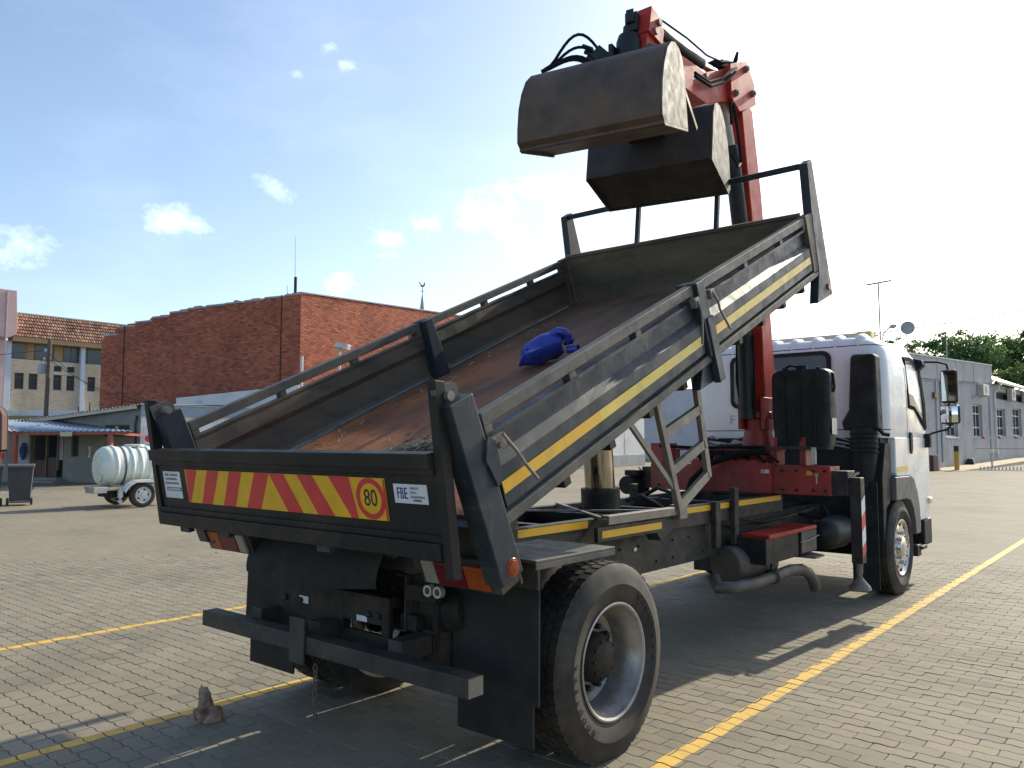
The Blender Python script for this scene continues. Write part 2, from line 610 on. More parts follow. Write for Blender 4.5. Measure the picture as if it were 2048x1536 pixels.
N = NT('yard_ground')
ge = N.n('ShaderNodeNewGeometry')
br = N.n('ShaderNodeTexBrick')
br.offset = 0.5
br.inputs['Scale'].default_value = 1.0
br.inputs['Brick Width'].default_value = 0.225
br.inputs['Row Height'].default_value = 0.1125
br.inputs['Mortar Size'].default_value = 0.006
br.inputs['Mortar Smooth'].default_value = 0.2
br.inputs['Bias'].default_value = 0.0
br.inputs['Color1'].default_value = (0.211, 0.185, 0.135, 1)
br.inputs['Color2'].default_value = (0.243, 0.213, 0.156, 1)
br.inputs['Mortar'].default_value = (0.145, 0.129, 0.090, 1)
N.l(ge.outputs['Position'], br.inputs['Vector'])
st = N.ramp(posnoise(N, ge, 0.45, 7, 0.7), [(0.35, 0.80), (0.5, 1.0), (0.75, 1.10)])
c = N.mix(1.0, br.outputs[0], st, 'MULTIPLY')
N.set(c, 0.85, 0.0, 0.3)
M['ground'] = N.m

N = NT('yellow_line_paint')
ge = N.n('ShaderNodeNewGeometry')
c = N.ramp(posnoise(N, ge, 7, 8, 0.7), [(0.3, (0.36, 0.25, 0.09)), (0.45, (0.58, 0.36, 0.06)), (0.7, (0.68, 0.43, 0.075))])
c = N.mix(N.ramp(posnoise(N, ge, 40, 6, 0.75), [(0.60, 0.0), (0.70, 1.0)]), c, (0.33, 0.28, 0.19))
N.set(c, 0.75)
M['line'] = N.m


def brickmat(name, cols, rough=0.85, streak=0.7):
    N_ = NT(name)
    g = N_.n('ShaderNodeNewGeometry')
    o_ = N_.n('ShaderNodeObjectInfo')
    rr = N_.math('FRACT', N_.math('ADD', o_.outputs['Random'], g.outputs['Random Per Island']))
    k = len(cols)
    c_ = N_.ramp(rr, [(i / max(k - 1, 1), x) for i, x in enumerate(cols)])
    st_ = N_.ramp(posnoise(N_, g, 0.6, 7, 0.7), [(0.3, 0.72), (0.55, 1.0), (0.8, 1.12)])
    c_ = N_.mix(1.0, c_, st_, 'MULTIPLY')
    mp_ = N_.n('ShaderNodeMapping')
    mp_.inputs['Scale'].default_value = (1.1, 1.1, 0.14)
    N_.l(g.outputs['Position'], mp_.inputs[0])
    dn_ = N_.n('ShaderNodeTexNoise')
    dn_.inputs['Scale'].default_value = 1.0
    dn_.inputs['Detail'].default_value = 8
    N_.l(mp_.outputs[0], dn_.inputs['Vector'])
    c_ = N_.mix(1.0, c_, N_.ramp(dn_.outputs[0], [(0.32, streak), (0.5, 1.0), (0.8, 1.06)]), 'MULTIPLY')
    N_.set(c_, rough, 0.0, 0.3)
    N_.bump(posnoise(N_, g, 30, 5, 0.7), 0.3, 0.01)
    return N_.m


M['brick'] = brickmat('red_brick', [(0.40, 0.112, 0.066), (0.48, 0.15, 0.085), (0.34, 0.098, 0.062), (0.50, 0.165, 0.09), (0.43, 0.125, 0.072), (0.25, 0.08, 0.058), (0.50, 0.20, 0.115)], 0.85, 0.9)
M['mortar'] = worn('mortar', (0.075, 0.048, 0.038), (0.11, 0.07, 0.055), 3, 0.9)
M['pale_brick'] = brickmat('pale_face_brick', [(0.60, 0.53, 0.40), (0.66, 0.585, 0.45), (0.55, 0.48, 0.365), (0.68, 0.61, 0.48)], 0.85, 0.9)
M['pale_mortar'] = worn('pale_mortar', (0.46, 0.40, 0.31), (0.52, 0.455, 0.36), 3, 0.9)
M['rooftile'] = brickmat('brown_roof_tile', [(0.22, 0.115, 0.085), (0.30, 0.16, 0.11), (0.40, 0.26, 0.175), (0.18, 0.095, 0.075), (0.26, 0.135, 0.10)])
M['plaster'] = worn('grey_plaster', (0.36, 0.37, 0.385), (0.43, 0.44, 0.45), 1.2, 0.85, 0.0, (0.24, 0.225, 0.20), 0.3, 0.7, 0.25, None, 0.7, None, 12)
M['plaster_blue'] = worn('blue_grey_plaster', (0.33, 0.36, 0.41), (0.39, 0.42, 0.47), 1.2, 0.85, 0.0, (0.27, 0.26, 0.24), 0.25, 0.7, 0.2, None, 0.7, None, 12)
M['plaster_white'] = worn('off_white_plaster', (0.70, 0.70, 0.69), (0.78, 0.78, 0.77), 1.2, 0.85, 0.0, (0.44, 0.42, 0.38), 0.35, 0.7, 0.2, None, 0.7, None, 12)
M['plaster_dim'] = worn('shaded_grey_plaster', (0.22, 0.22, 0.205), (0.28, 0.28, 0.26), 1.5, 0.85, 0.0, (0.16, 0.15, 0.13), 0.4, 0.8, 0.2, None, 0.7, None, 12)  # grey plaster with the shade of the low building's front put into its tone
M['fascia'] = worn('cream_fascia', (0.48, 0.42, 0.30), (0.56, 0.50, 0.37), 2, 0.6)
M['tin_blue'] = worn('blue_grey_roof_sheet', (0.20, 0.26, 0.34), (0.26, 0.325, 0.41), 2, 0.45, 0.2, (0.30, 0.30, 0.28), 0.3, 1.0, 0.03)
M['tin_grey'] = worn('pale_roof_sheet', (0.40, 0.375, 0.34), (0.50, 0.47, 0.43), 2, 0.5, 0.2, (0.36, 0.28, 0.22), 0.4, 1.0, 0.03)
M['pink'] = worn('pink_plaster', (0.52, 0.36, 0.36), (0.58, 0.42, 0.41), 1.5, 0.85)
M['colblue'] = worn('pale_blue_column', (0.42, 0.50, 0.62), (0.50, 0.57, 0.68), 2, 0.7)
M['timber'] = worn('ochre_fascia_board', (0.30, 0.20, 0.10), (0.36, 0.25, 0.13), 2, 0.7)
M['frame_brown'] = plain('brown_frame', (0.13, 0.095, 0.07), 0.6)
M['frame_white'] = plain('white_frame', (0.62, 0.62, 0.61), 0.5)
M['acwhite'] = plain('aircon_casing', (0.62, 0.62, 0.59), 0.5)
M['kerb'] = worn('sandy_pavement', (0.42, 0.345, 0.225), (0.50, 0.415, 0.275), 2, 0.9)
M['bark'] = worn('bark', (0.10, 0.075, 0.055), (0.16, 0.12, 0.09), 5, 0.9)


def leafmat(name, cols):
    N_ = NT(name)
    g = N_.n('ShaderNodeNewGeometry')
    k = len(cols)
    c_ = N_.ramp(g.outputs['Random Per Island'], [(i / (k - 1), x) for i, x in enumerate(cols)])
    N_.set(c_, 0.55, 0.0, 0.3)
    tr = N_.n('ShaderNodeBsdfTranslucent')
    N_.l(c_, tr.inputs[0])
    mx = N_.n('ShaderNodeMixShader')
    mx.inputs[0].default_value = 0.35
    N_.l(N_.b.outputs[0], mx.inputs[1])
    N_.l(tr.outputs[0], mx.inputs[2])
    N_.l(mx.outputs[0], N_.t.nodes['Material Output'].inputs[0])
    return N_.m


M['leaf'] = leafmat('tree_leaf', [(0.075, 0.14, 0.045), (0.11, 0.20, 0.06), (0.15, 0.26, 0.085), (0.09, 0.16, 0.055)])
M['leaf_pale'] = leafmat('pale_leaf', [(0.10, 0.17, 0.045), (0.14, 0.22, 0.06), (0.08, 0.14, 0.04)])
M['straw'] = leafmat('dry_straw', [(0.50, 0.42, 0.30), (0.24, 0.19, 0.12), (0.66, 0.58, 0.44), (0.10, 0.08, 0.055)])
# ================================================================== GROUND
CAM = Vector(cam.location)


def structure(o):
    o['kind'] = 'structure'
    return o


b = MB()
b.add([(-400, -200, -0.009), (400, -200, -0.009), (400, 900, -0.009), (-400, 900, -0.009)], [(0, 1, 2, 3)])
ground = structure(b.build('paved_yard', M['ground']))

PL, PW, GAP = 0.225, 0.1125, 0.0032


def paver_outline(inset):
    L2, W2 = PL / 2 - GAP / 2 - inset, PW / 2 - GAP / 2 - inset
    pts = []
    K = 9
    amp = 0.0062
    for i in range(K):
        t = -1 + 2 * i / (K - 1)
        pts.append((t * L2, -W2 + amp * math.sin(2 * math.pi * (t + 1))))
    pts.append((L2 + 0.004, 0.0))
    for i in range(K):
        t = 1 - 2 * i / (K - 1)
        pts.append((t * L2, W2 + amp * math.sin(2 * math.pi * (t + 1))))
    pts.append((-L2 + 0.004, 0.0))
    return pts


P_TOP = paver_outline(0.0024)
P_OUT = paver_outline(0.0)
NP = len(P_TOP)
pf = [list(range(NP))] + [(i + NP, (i + 1) % NP + NP, (i + 1) % NP, i) for i in range(NP)]
psi = R(39.917)
fwd = Vector((-math.sin(psi), math.cos(psi), 0))
rgt = Vector((math.cos(psi), math.sin(psi), 0))
pav = []
for iy in range(int(-3.6 / PW), int(13.5 / PW)):
    y = iy * PW
    for ix in range(int(-15 / PL), int(9.5 / PL)):
        x = ix * PL + (PL / 2 if iy % 2 else 0) + 0.03
        d = Vector((x, y, 0)) - Vector((CAM.x, CAM.y, 0))
        f_, r_ = d.dot(fwd), d.dot(rgt)
        dist = d.length
        if f_ < 1.6 or dist > 13.0:
            continue
        px = r_ / f_ * 1600
        if abs(px) > 1024 + 1600 * 1.0 / f_:
            continue
        pav.append((dist, x, y, abs(px) < 1040 and f_ > 2.3))
pav.sort()
shade_ok = [p for p in pav if p[3]][:300]
single = set((p[1], p[2]) for p in shade_ok)
variants = []
for k in range(4):
    me = bpy.data.meshes.new('paver')
    v = [(p[0], p[1], 0.0) for p in P_TOP] + [(p[0], p[1], -0.008) for p in P_OUT]
    me.from_pydata(v, [], pf)
    me.materials.append(M['paver'])
    variants.append(me)
rng = random.Random(3)
tops = {}
V, F = [], []
for dist, x, y, vis in pav:
    dz = rng.uniform(-0.0016, 0.0010) + 0.0012 * math.sin(x * 2.3 + 1.1 * math.sin(y * 1.7)) - 0.0008
    tx, ty = rng.gauss(0, 0.007), rng.gauss(0, 0.007)
    rz = rng.gauss(0, 0.006)
    flip = rng.random() < 0.5
    if (x, y) in single:
        o = bpy.data.objects.new('paver', variants[rng.randrange(4)])
        o.location = (x, y, dz)
        o.rotation_euler = (tx, ty, rz)
        o.parent = ground
        COL.objects.link(o)
    else:
        b0 = len(V)
        cz, sz = math.cos(rz), math.sin(rz)
        for z0, ring in ((0.0, P_TOP), (-0.008, P_OUT)):
            for p in ring:
                V.append((x + p[0] * cz - p[1] * sz, y + p[0] * sz + p[1] * cz, z0 + dz + p[0] * -ty + p[1] * tx if z0 == 0 else z0))
        F.extend([[b0 + i for i in f] for f in pf])
    tops[(x, y)] = (dz, tx, ty)
me = bpy.data.meshes.new('paver_field')
me.from_pydata(V, [], F)
me.materials.append(M['paver'])
o = bpy.data.objects.new('paver_field', me)
o['kind'] = 'stuff'
o.parent = ground
COL.objects.link(o)


def clip(poly, ax, val, keep_less):
    out = []
    n = len(poly)
    for i in range(n):
        a, c = poly[i], poly[(i + 1) % n]
        ia = (a[ax] <= val) == keep_less
        ic = (c[ax] <= val) == keep_less
        if ia:
            out.append(a)
        if ia != ic:
            t = (val - a[ax]) / (c[ax] - a[ax])
            out.append((a[0] + (c[0] - a[0]) * t, a[1] + (c[1] - a[1]) * t))
    return out


for x0, x1, far in ((1.372, 1.468, 60), (-1.292, -1.198, 12.5), (-3.878, -3.782, 12.5)):
    b = MB()
    wob = random.Random(int(x0 * 100))
    ymax = -9
    for (x, y), (dz, tx, ty) in tops.items():
        if x + 0.13 < x0 or x - 0.13 > x1:
            continue
        poly = [(x + p[0], y + p[1]) for p in P_TOP]
        poly = clip(poly, 0, x0 + wob.uniform(-0.006, 0.006), False)
        if len(poly) > 2:
            poly = clip(poly, 0, x1 + wob.uniform(-0.006, 0.006), True)
        if len(poly) > 2:
            b.add([(p[0], p[1], dz + 0.0012 - (p[0] - x) * ty + (p[1] - y) * tx) for p in poly], [list(range(len(poly)))])
            ymax = max(ymax, y + PW / 2)
    if far > ymax > -5:
        b.add([(x0, ymax, -0.005), (x1, ymax, -0.005), (x1, far, -0.005), (x0, far, -0.005)], [(0, 1, 2, 3)])
    if b.v:
        structure(b.build('parking_line', M['line']))

# ================================================================== TRUCK
T_ = R(23.5)
cT, sT = math.cos(T_), math.sin(T_)
TM = Matrix(((1, 0, 0, 0), (0, cT, -sT, 0), (0, sT, cT, 0), (0, 0, 0, 1)))
truck = thing('tipper_truck', 'white cab tipper truck with raised dark steel tray and red loader crane', 'truck')

# ---- chassis
for sx in (-1, 1):
    b = MB()
    xo = sx * 0.43
    b.box(min(xo, xo - sx * 0.008), max(xo, xo - sx * 0.008), -0.75, 7.0, 0.70, 0.975)
    b.box(min(xo, xo - sx * 0.08), max(xo, xo - sx * 0.08), -0.75, 7.0, 0.975, 0.983)
    b.box(min(xo, xo - sx * 0.08), max(xo, xo - sx * 0.08), -0.75, 7.0, 0.692, 0.70)
    for k in range(26):
        yy = -0.5 + k * 0.26
        for zz in (0.76, 0.90):
            if (k * 7 + int(zz * 100)) % 3:
                b.cyl((xo, yy, zz), (xo + sx * 0.012, yy, zz), 0.011, n=6)
    r_ = b.build('chassis_rail', M['chassis'], truck)
    # subframe of the tipper on top of the rail
    b = MB()
    b.box(sx * 0.45 - 0.035, sx * 0.45 + 0.035, -0.75, 4.25, 0.99, 1.155)
    s_ = b.build('subframe_rail', M['chassis'], truck, 0.004)
    if sx > 0:
        b = MB()
        for y0, y1 in ((0.10, 0.84), (2.2, 2.66), (2.74, 3.02), (3.12, 4.2)):
            b.box(0.4852, 0.487, y0, y1, 1.098, 1.145)
        b.each('reflective_tape', M['yellow'], s_)
    b = MB()
    for yy in (2.70, 3.07):
        b.box(sx * 0.487, sx * 0.487 + sx * 0.05, yy - 0.045, yy + 0.045, 0.78, 1.17 if yy < 3 else 1.27)
    b.each('body_bracket', M['chassis'], truck, 0.006)
b = MB()
for yy in (-0.7, 0.5, 1.35, 2.1, 3.1, 4.0):
    b.box(-0.42, 0.42, yy - 0.04, yy + 0.04, 1.0, 1.14)
for yy in (-0.4, 1.6, 3.4, 5.0, 6.6):
    b.box(-0.42, 0.42, yy - 0.05, yy + 0.05, 0.74, 0.93)
b.each('cross_member', M['chassis'], truck, 0.004)
b = MB()
b.box(-0.41, 0.41, -0.7, 3.95, 0.985, 0.993)
b.build('added_shade_plate', M['grime'], truck)  # plate added between the rails to darken the ground below with its shadow
# diagonal braces seen under the tray
b = MB()
b.bar((-0.45, 0.75, 1.165), (0.62, 1.75, 1.165), 0.03, 0.012)
b.bar((-0.45, 1.75, 1.165), (0.62, 0.85, 1.165), 0.03, 0.012)
b.each('hoist_brace', M['steel_edge'], truck)
b = MB()
b.box(0.575, 0.64, 0.86, 1.80, 1.125, 1.185)
b.box(0.57, 0.66, 1.80, 1.92, 1.095, 1.20)
b.build('tray_rest', M['steel_edge'], truck, 0.004)
b = MB()
b.prism([(1.45, 1.12), (1.88, 1.12), (1.88, 1.06), (1.62, 0.95)], 'x', 0.49, 0.60)
b.build('rest_gusset', M['chassis'], truck)
b = MB()
b.box(0.595, 0.625, 0.75, 1.60, 1.02, 1.115)
rr_ = b.build('side_rail', M['chassis'], truck, 0.003)
b = MB()
b.box(0.6252, 0.627, 0.80, 1.58, 1.043, 1.09)
b.build('reflective_tape', M['yellow'], rr_)
b = MB()
b.box(0.437, 0.4385, 1.50, 1.545, 0.87, 0.895)
b.build('chassis_plate', M['sticker'], truck)

# ---- wheels


def tyre_profile(Ro, w, rim, bulge=0.012):
    h = w / 2
    return [(rim, -h * 0.80), (rim + 0.02, -h * 0.93), ((Ro + rim) / 2, -h - bulge), (Ro - 0.055, -h * 0.97), (Ro - 0.012, -h * 0.86), (Ro, -h * 0.78),
            (Ro, -h * 0.42), (Ro - 0.012, -h * 0.40), (Ro - 0.012, -h * 0.36), (Ro, -h * 0.34), (Ro, h * -0.03), (Ro - 0.012, -h * 0.02), (Ro - 0.012, h * 0.02), (Ro, h * 0.03),
            (Ro, h * 0.34), (Ro - 0.012, h * 0.36), (Ro - 0.012, h * 0.40), (Ro, h * 0.42),
            (Ro, h * 0.78), (Ro - 0.012, h * 0.86), (Ro - 0.055, h * 0.97), ((Ro + rim) / 2, h + bulge), (rim + 0.02, h * 0.93), (rim, h * 0.80)]


def wheel(x, y, out, Ro=0.515, w=0.27, rim=0.296, kind='rear', letters=False):
    """x is the outer sidewall, out the outward sign"""
    cx = x - out * w / 2
    b = MB()
    b.lathe(tyre_profile(Ro, w, rim), (cx, y, Ro - 0.008), (out, 0, 0), 72, 0, True)
    t = b.build('wheel', M['rubber'], truck, 0, 28)
    b = MB()
    n = 54
    for k in range(n):
        a = 2 * math.pi * k / n
        for s0, s1 in ((0.44, 0.80), (-0.80, -0.44), (0.05, 0.33), (-0.33, -0.05)):
            a2 = a + (0.03 if s0 > 0 else -0.02) + (0.05 if abs(s1 + s0) < 0.5 else 0)
            d = Vector((0, math.cos(a2), math.sin(a2)))
            tn = Vector((0, -math.sin(a2), math.cos(a2)))
            c0 = Vector((cx, y, Ro - 0.008)) + d * (Ro + 0.001)
            hx = w / 2
            p = [c0 + Vector((s0 * hx, 0, 0)) + tn * 0.021, c0 + Vector((s1 * hx, 0, 0)) + tn * 0.021,
                 c0 + Vector((s1 * hx, 0, 0)) - tn * 0.021, c0 + Vector((s0 * hx, 0, 0)) - tn * 0.021]
            q = [v_ + d * 0.004 for v_ in p]
            p = [v_ - d * 0.006 for v_ in p]
            b.add(p + q, [(4, 5, 6, 7), (0, 1, 5, 4), (1, 2, 6, 5), (2, 3, 7, 6), (3, 0, 4, 7)])
    b.build('tread_block', M['rubber'], t, kind='stuff')
    if kind == 'rear':
        # deep dish: drop centre, disc well inside, dark hub
        b = MB()
        pr = [(rim + 0.012, w / 2 * 0.90), (rim + 0.014, w / 2 * 0.96), (rim + 0.004, w / 2 * 0.98), (rim - 0.006, w / 2 * 0.93), (rim - 0.014, w / 2 * 0.72), (rim - 0.03, w / 2 * 0.55),
              (rim - 0.045, w / 2 * 0.1), (rim - 0.05, -w / 2 * 0.35), (rim - 0.075, -w / 2 * 0.5), (0.19, -w / 2 * 0.42), (0.13, -w / 2 * 0.30)]
        b.lathe(pr, (cx, y, Ro - 0.008), (out, 0, 0), 56)
        b.build('rim', M['rimsteel'], t, 0, 40)
        b = MB()
        for k in range(6):
            a = 2 * math.pi * (k + 0.3) / 6
            c0 = Vector((cx - out * w / 2 * 0.44, y + 0.20 * math.cos(a), Ro - 0.008 + 0.20 * math.sin(a)))
            b.lathe([(0.001, 0.0095), (0.036, 0.009), (0.038, 0.0)], c0 + Vector((out * -0.001, 0, 0)), (out, 0, 0), 14)
        b.build('hand_hole', M['dark'], t)
        b = MB()
        b.lathe([(0.135, -w / 2 * 0.4), (0.13, w / 2 * 0.15), (0.105, w / 2 * 0.42), (0.09, w / 2 * 0.50), (0.001, w / 2 * 0.52)], (cx, y, Ro - 0.008), (out, 0, 0), 32)
        for k in range(10):
            a = 2 * math.pi * k / 10
            c0 = Vector((cx - out * w / 2 * 0.34, y + 0.163 * math.cos(a), Ro - 0.008 + 0.163 * math.sin(a)))
            b.cyl(c0, c0 + Vector((out * 0.045, 0, 0)), 0.016, n=6)
            c1 = Vector((cx + out * w / 2 * 0.36, y + 0.098 * math.cos(a), Ro - 0.008 + 0.098 * math.sin(a)))
            b.cyl(c1, c1 + Vector((out * 0.02, 0, 0)), 0.010, n=6)
        b.build('hub', M['grime'], t, 0, 40)
    else:
        b = MB()
        pr = [(rim + 0.012, w / 2 * 0.90), (rim + 0.012, w / 2 * 0.97), (rim, w / 2 * 0.98), (rim - 0.012, w / 2 * 0.86), (rim - 0.03, w / 2 * 0.78), (0.215, w / 2 * 0.90), (0.175, w / 2 * 0.84),
              (0.15, w / 2 * 0.84), (0.13, w / 2 * 0.86)]
        b.lathe(pr, (cx, y, Ro - 0.008), (out, 0, 0), 56)
        b.build('rim', M['alloy'], t, 0, 30)
        b = MB()
        for k in range(10):
            a = 2 * math.pi * (k + 0.5) / 10
            c0 = Vector((cx + out * (w / 2 * 0.845), y + 0.243 * math.cos(a), Ro - 0.008 + 0.243 * math.sin(a)))
            b.lathe([(0.001, 0.006), (0.022, 0.005), (0.024, -0.004)], c0, (out, 0, 0), 12)
        b.build('hand_hole', M['dark'], t)
        b = MB()
        b.lathe([(0.135, w / 2 * 0.84), (0.12, w / 2 * 1.06), (0.085, w / 2 * 1.16), (0.001, w / 2 * 1.18)], (cx, y, Ro - 0.008), (out, 0, 0), 28)
        for k in range(10):
            a = 2 * math.pi * k / 10
            c0 = Vector((cx + out * w / 2 * 0.84, y + 0.168 * math.cos(a), Ro - 0.008 + 0.168 * math.sin(a)))
            b.cyl(c0, c0 + Vector((out * 0.05, 0, 0)), 0.017, n=6)
        b.build('hub', M['alloy'], t, 0, 40)
    if letters:
        word = 'GOODYEAR'
        for rep, a0 in ((0, 233), (1, 53)):
            for k, ch in enumerate(word):
                a = R(a0 - k * 8.6)
                rad = 0.385
                yc = y + rad * math.cos(a)
                zc = Ro - 0.008 + rad * math.sin(a)
                # seen from outside (+x): letters stand on the rim
                upv = Vector((0, math.cos(a), math.sin(a)))
                upv = upv if True else -upv
                rt = Vector((0, 0, 0)) + upv.cross(Vector((out, 0, 0)))
                Mx = frame((x + out * 0.0105, yc, zc), rt, upv)
                text(ch, 'sidewall_letter', M['rubber'], t, Mx, 0.046, 0.0016)
    return t


wheel(1.2, 0.06, 1, letters=True)
wheel(0.88, 0.06, 1)
wheel(-1.2, 0.06, -1)
wheel(-0.88, 0.06, -1)
wheel(1.14, 6.0, 1, kind='front')
wheel(-1.14, 6.0, -1, kind='front')
b = MB()
b.cyl((-0.6, 0.06, 0.51), (0.6, 0.06, 0.51), 0.085, n=16)
b.lathe([(0.001, -0.20), (0.13, -0.17), (0.20, -0.05), (0.21, 0.06), (0.12, 0.22), (0.07, 0.36)], (0.02, 0.06, 0.51), (0, 1, 0), 24)
b.build('rear_axle', M['grime'], truck)
b = MB()
b.cyl((-0.95, 6.0, 0.45), (0.95, 6.0, 0.45), 0.07, n=10)
b.build('front_axle', M['grime'], truck)
b = MB()
for sx in (-0.5, 0.5):
    for k in range(5):
        L = 0.75 - 0.11 * k
        b.box(sx - 0.04, sx + 0.04, 0.06 - L, 0.06 + L, 0.655 - k * 0.018, 0.67 - k * 0.018)
b.build('leaf_spring', M['grime'], truck)

# rear flaps and mudguards
for sx in (-1, 1):
    b = MB()
    x0, x1 = (0.66, 1.21) if sx > 0 else (-1.24, -0.70)
    yb = -0.62
    nx, nz = 6, 8
    vv, ff = [], []
    for j in range(nz + 1):
        for i in range(nx + 1):
            u, w_ = i / nx, j / nz
            z = 1.08 - w_ * 0.64
            vv.append((x0 + (x1 - x0) * u, yb - 0.012 * math.sin(u * 5 + 1) * w_ - 0.01 * w_, z))
    for j in range(nz):
        for i in range(nx):
            a = j * (nx + 1) + i
            ff.append((a, a + 1, a + nx + 2, a + nx + 1))
    b.add(vv, ff, 0, True)
    vv2 = [(p[0], p[1] + 0.012, p[2]) for p in vv]
    b.add(vv2, [f[::-1] for f in ff], 0, True)
    for e0, e1 in (((nx), (nx)), (0, 0)):
        for j in range(nz):
            a, c_ = vv[j * (nx + 1) + e0], vv[(j + 1) * (nx + 1) + e0]
            b.poly([a, c_, (c_[0], c_[1] + 0.012, c_[2]), (a[0], a[1] + 0.012, a[2])])
    f1 = b.build('mud_flap', M['flap'], truck)
    b = MB()
    b.box(x0 + 0.01, x1 - 0.05, yb + 0.015, yb + 0.027, 0.23, 0.52)
    b.build('flap_extension', M['flap'], f1)
    b = MB()
    b.box(x0, x1 + 0.004, yb - 0.014, yb + 0.004, 0.98, 1.10)
    b.build('flap_hanger', M['chassis'], f1, 0.003)
    b = MB()
    b.box(min(sx * 0.72, sx * 1.225), max(sx * 0.72, sx * 1.225), -0.66, 0.02, 1.105, 1.12)
    b.box(min(sx * 1.215, sx * 1.225), max(sx * 1.215, sx * 1.225), -0.66, 0.02, 1.075, 1.105)
    b.build('mudguard', M['navy_dusty'], truck, 0.003)
# front flaps
for sx in (-1, 1):
    b = MB()
    b.box(min(sx * 0.80, sx * 1.07), max(sx * 0.80, sx * 1.07), 5.36, 5.375, 0.12, 1.25)
    b.build('mud_flap', M['black'], truck)

# rear underrun bar, hitch plate and hanging chain
b = MB()
b.box(-1.09, 1.135, -1.03, -0.93, 0.555, 0.645)
ub = b.build('underrun_bar', M['barsteel'], truck, 0.006)
b = MB()
b.box(1.1355, 1.139, -1.027, -0.933, 0.559, 0.641)
b.build('end_cap', M['steel_edge'], ub)
for bx in (-0.10, -0.66, 0.55):
    b = MB()
    if bx == -0.10:
        b.box(bx - 0.065, bx + 0.065, -1.045, -1.032, 0.50, 0.74)
    b.box(bx - 0.05, bx + 0.05, -0.93, -0.72, 0.60, 0.70)
    b.build('bar_bracket', M['barsteel'], ub, 0.004)
b = MB()
zc = 0.50
for k in range(9):
    c0 = Vector((0.05 + 0.004 * math.sin(k), -1.03, zc))
    ring = []
    for j in range(9):
        t = 2 * math.pi * j / 8
        u, w_ = 0.011 * math.cos(t), 0.021 * math.sin(t)
        ring.append(c0 + (Vector((u, 0, w_)) if k % 2 else Vector((0, u, w_))))
    b.tube(ring, 0.0045, 5, False)
    zc -= 0.031
b.build('chain', M['bark'], ub)
b = MB()
b.box(-0.66, 0.36, -0.80, -0.77, 0.56, 0.66)
b.box(-0.66, -0.02, -0.80, -0.77, 0.66, 0.86)
b.box(0.30, 0.36, -0.80, -0.77, 0.66, 0.86)
b.box(-0.02, 0.30, -0.80, -0.77, 0.71, 0.86)
b.box(-0.66, 0.36, -0.77, -0.70, 0.80, 0.86)
for bx in (-0.55, -0.4, 0.2, 0.28):
    b.cyl((bx, -0.815, 0.76), (bx, -0.80, 0.76), 0.02, n=6)
hp = b.build('hitch_plate', M['grime'], truck, 0.004)
b = MB()
b.box(-0.42, -0.335, -0.8025, -0.8005, 0.745, 0.785)
b.box(0.10, 0.185, -0.8025, -0.8005, 0.715, 0.745)
b.each('plate_sticker', M['sticker'], hp)
b = MB()
b.lathe([(0.001, -0.22), (0.12, -0.21), (0.14, -0.15), (0.14, 0.15), (0.12, 0.21), (0.001, 0.22)], (0.52, -0.55, 0.80), (1, 0, 0.1), 18)
b.lathe([(0.001, -0.14), (0.09, -0.13), (0.10, -0.1), (0.10, 0.1), (0.001, 0.14)], (0.55, -0.62, 0.60), (0, 0.1, 1), 16)
b.each('air_chamber', M['grime'], truck)
# rubber apron that sags over the rear of the frame
b = MB()
vv, ff = [], []
nx, nz = 14, 5
for j in range(nz + 1):
    for i in range(nx + 1):
        u, w_ = i / nx, j / nz
        sag = 0.035 * math.sin(math.pi * u)
        vv.append((-0.78 + 1.18 * u, -0.86 - 0.07 * math.sin(w_ * 1.9) + 0.01 * math.sin(u * 9), 1.10 - w_ * 0.20 - sag * w_ + 0.03 * u))
for j in range(nz):
    for i in range(nx):
        a = j * (nx + 1) + i
        ff.append((a, a + 1, a + nx + 2, a + nx + 1))
b.add(vv, ff, 0, True)
b.build('rubber_apron', M['flap'], truck)

# brake lines and cables sagging about the rear axle
b = MB()
rn = random.Random(31)
for k in range(12):
    x0_ = rn.uniform(-0.55, 0.62)
    y0_ = rn.uniform(-0.72, -0.35)
    pth = []
    x1_, y1b = x0_ + rn.uniform(-0.4, 0.4), rn.uniform(-0.2, 0.9)
    for i in range(8):
        t = i / 7
        pth.append((x0_ + (x1_ - x0_) * t, y0_ + (y1b - y0_) * t, rn.uniform(0.86, 0.9) - 0.22 * math.sin(math.pi * t) * rn.uniform(0.8, 1.2)))
    b.tube(pth, rn.uniform(0.007, 0.013), 6)
b.each('brake_hose', M['black'], truck)
b = MB()
for x in (0.44, 0.60):
    b.box(x - 0.02, x + 0.02, -0.70, -0.62, 0.62, 1.0)
b.box(0.44, 0.66, -0.76, -0.70, 0.86, 0.94)
b.box(0.38, 0.50, -0.74, -0.60, 0.70, 0.78)
b.each('chassis_bracket', M['grime'], truck, 0.004)
b = MB()
for k, (x, z) in enumerate(((0.63, 0.93), (0.70, 0.93))):
    b.lathe([(0.018, 0.0), (0.03, 0.0), (0.03, 0.03), (0.018, 0.03)], (x, -0.79, z), (0, 1, 0), 12, closed=True)
b.each('air_coupling', M['galv'], truck)

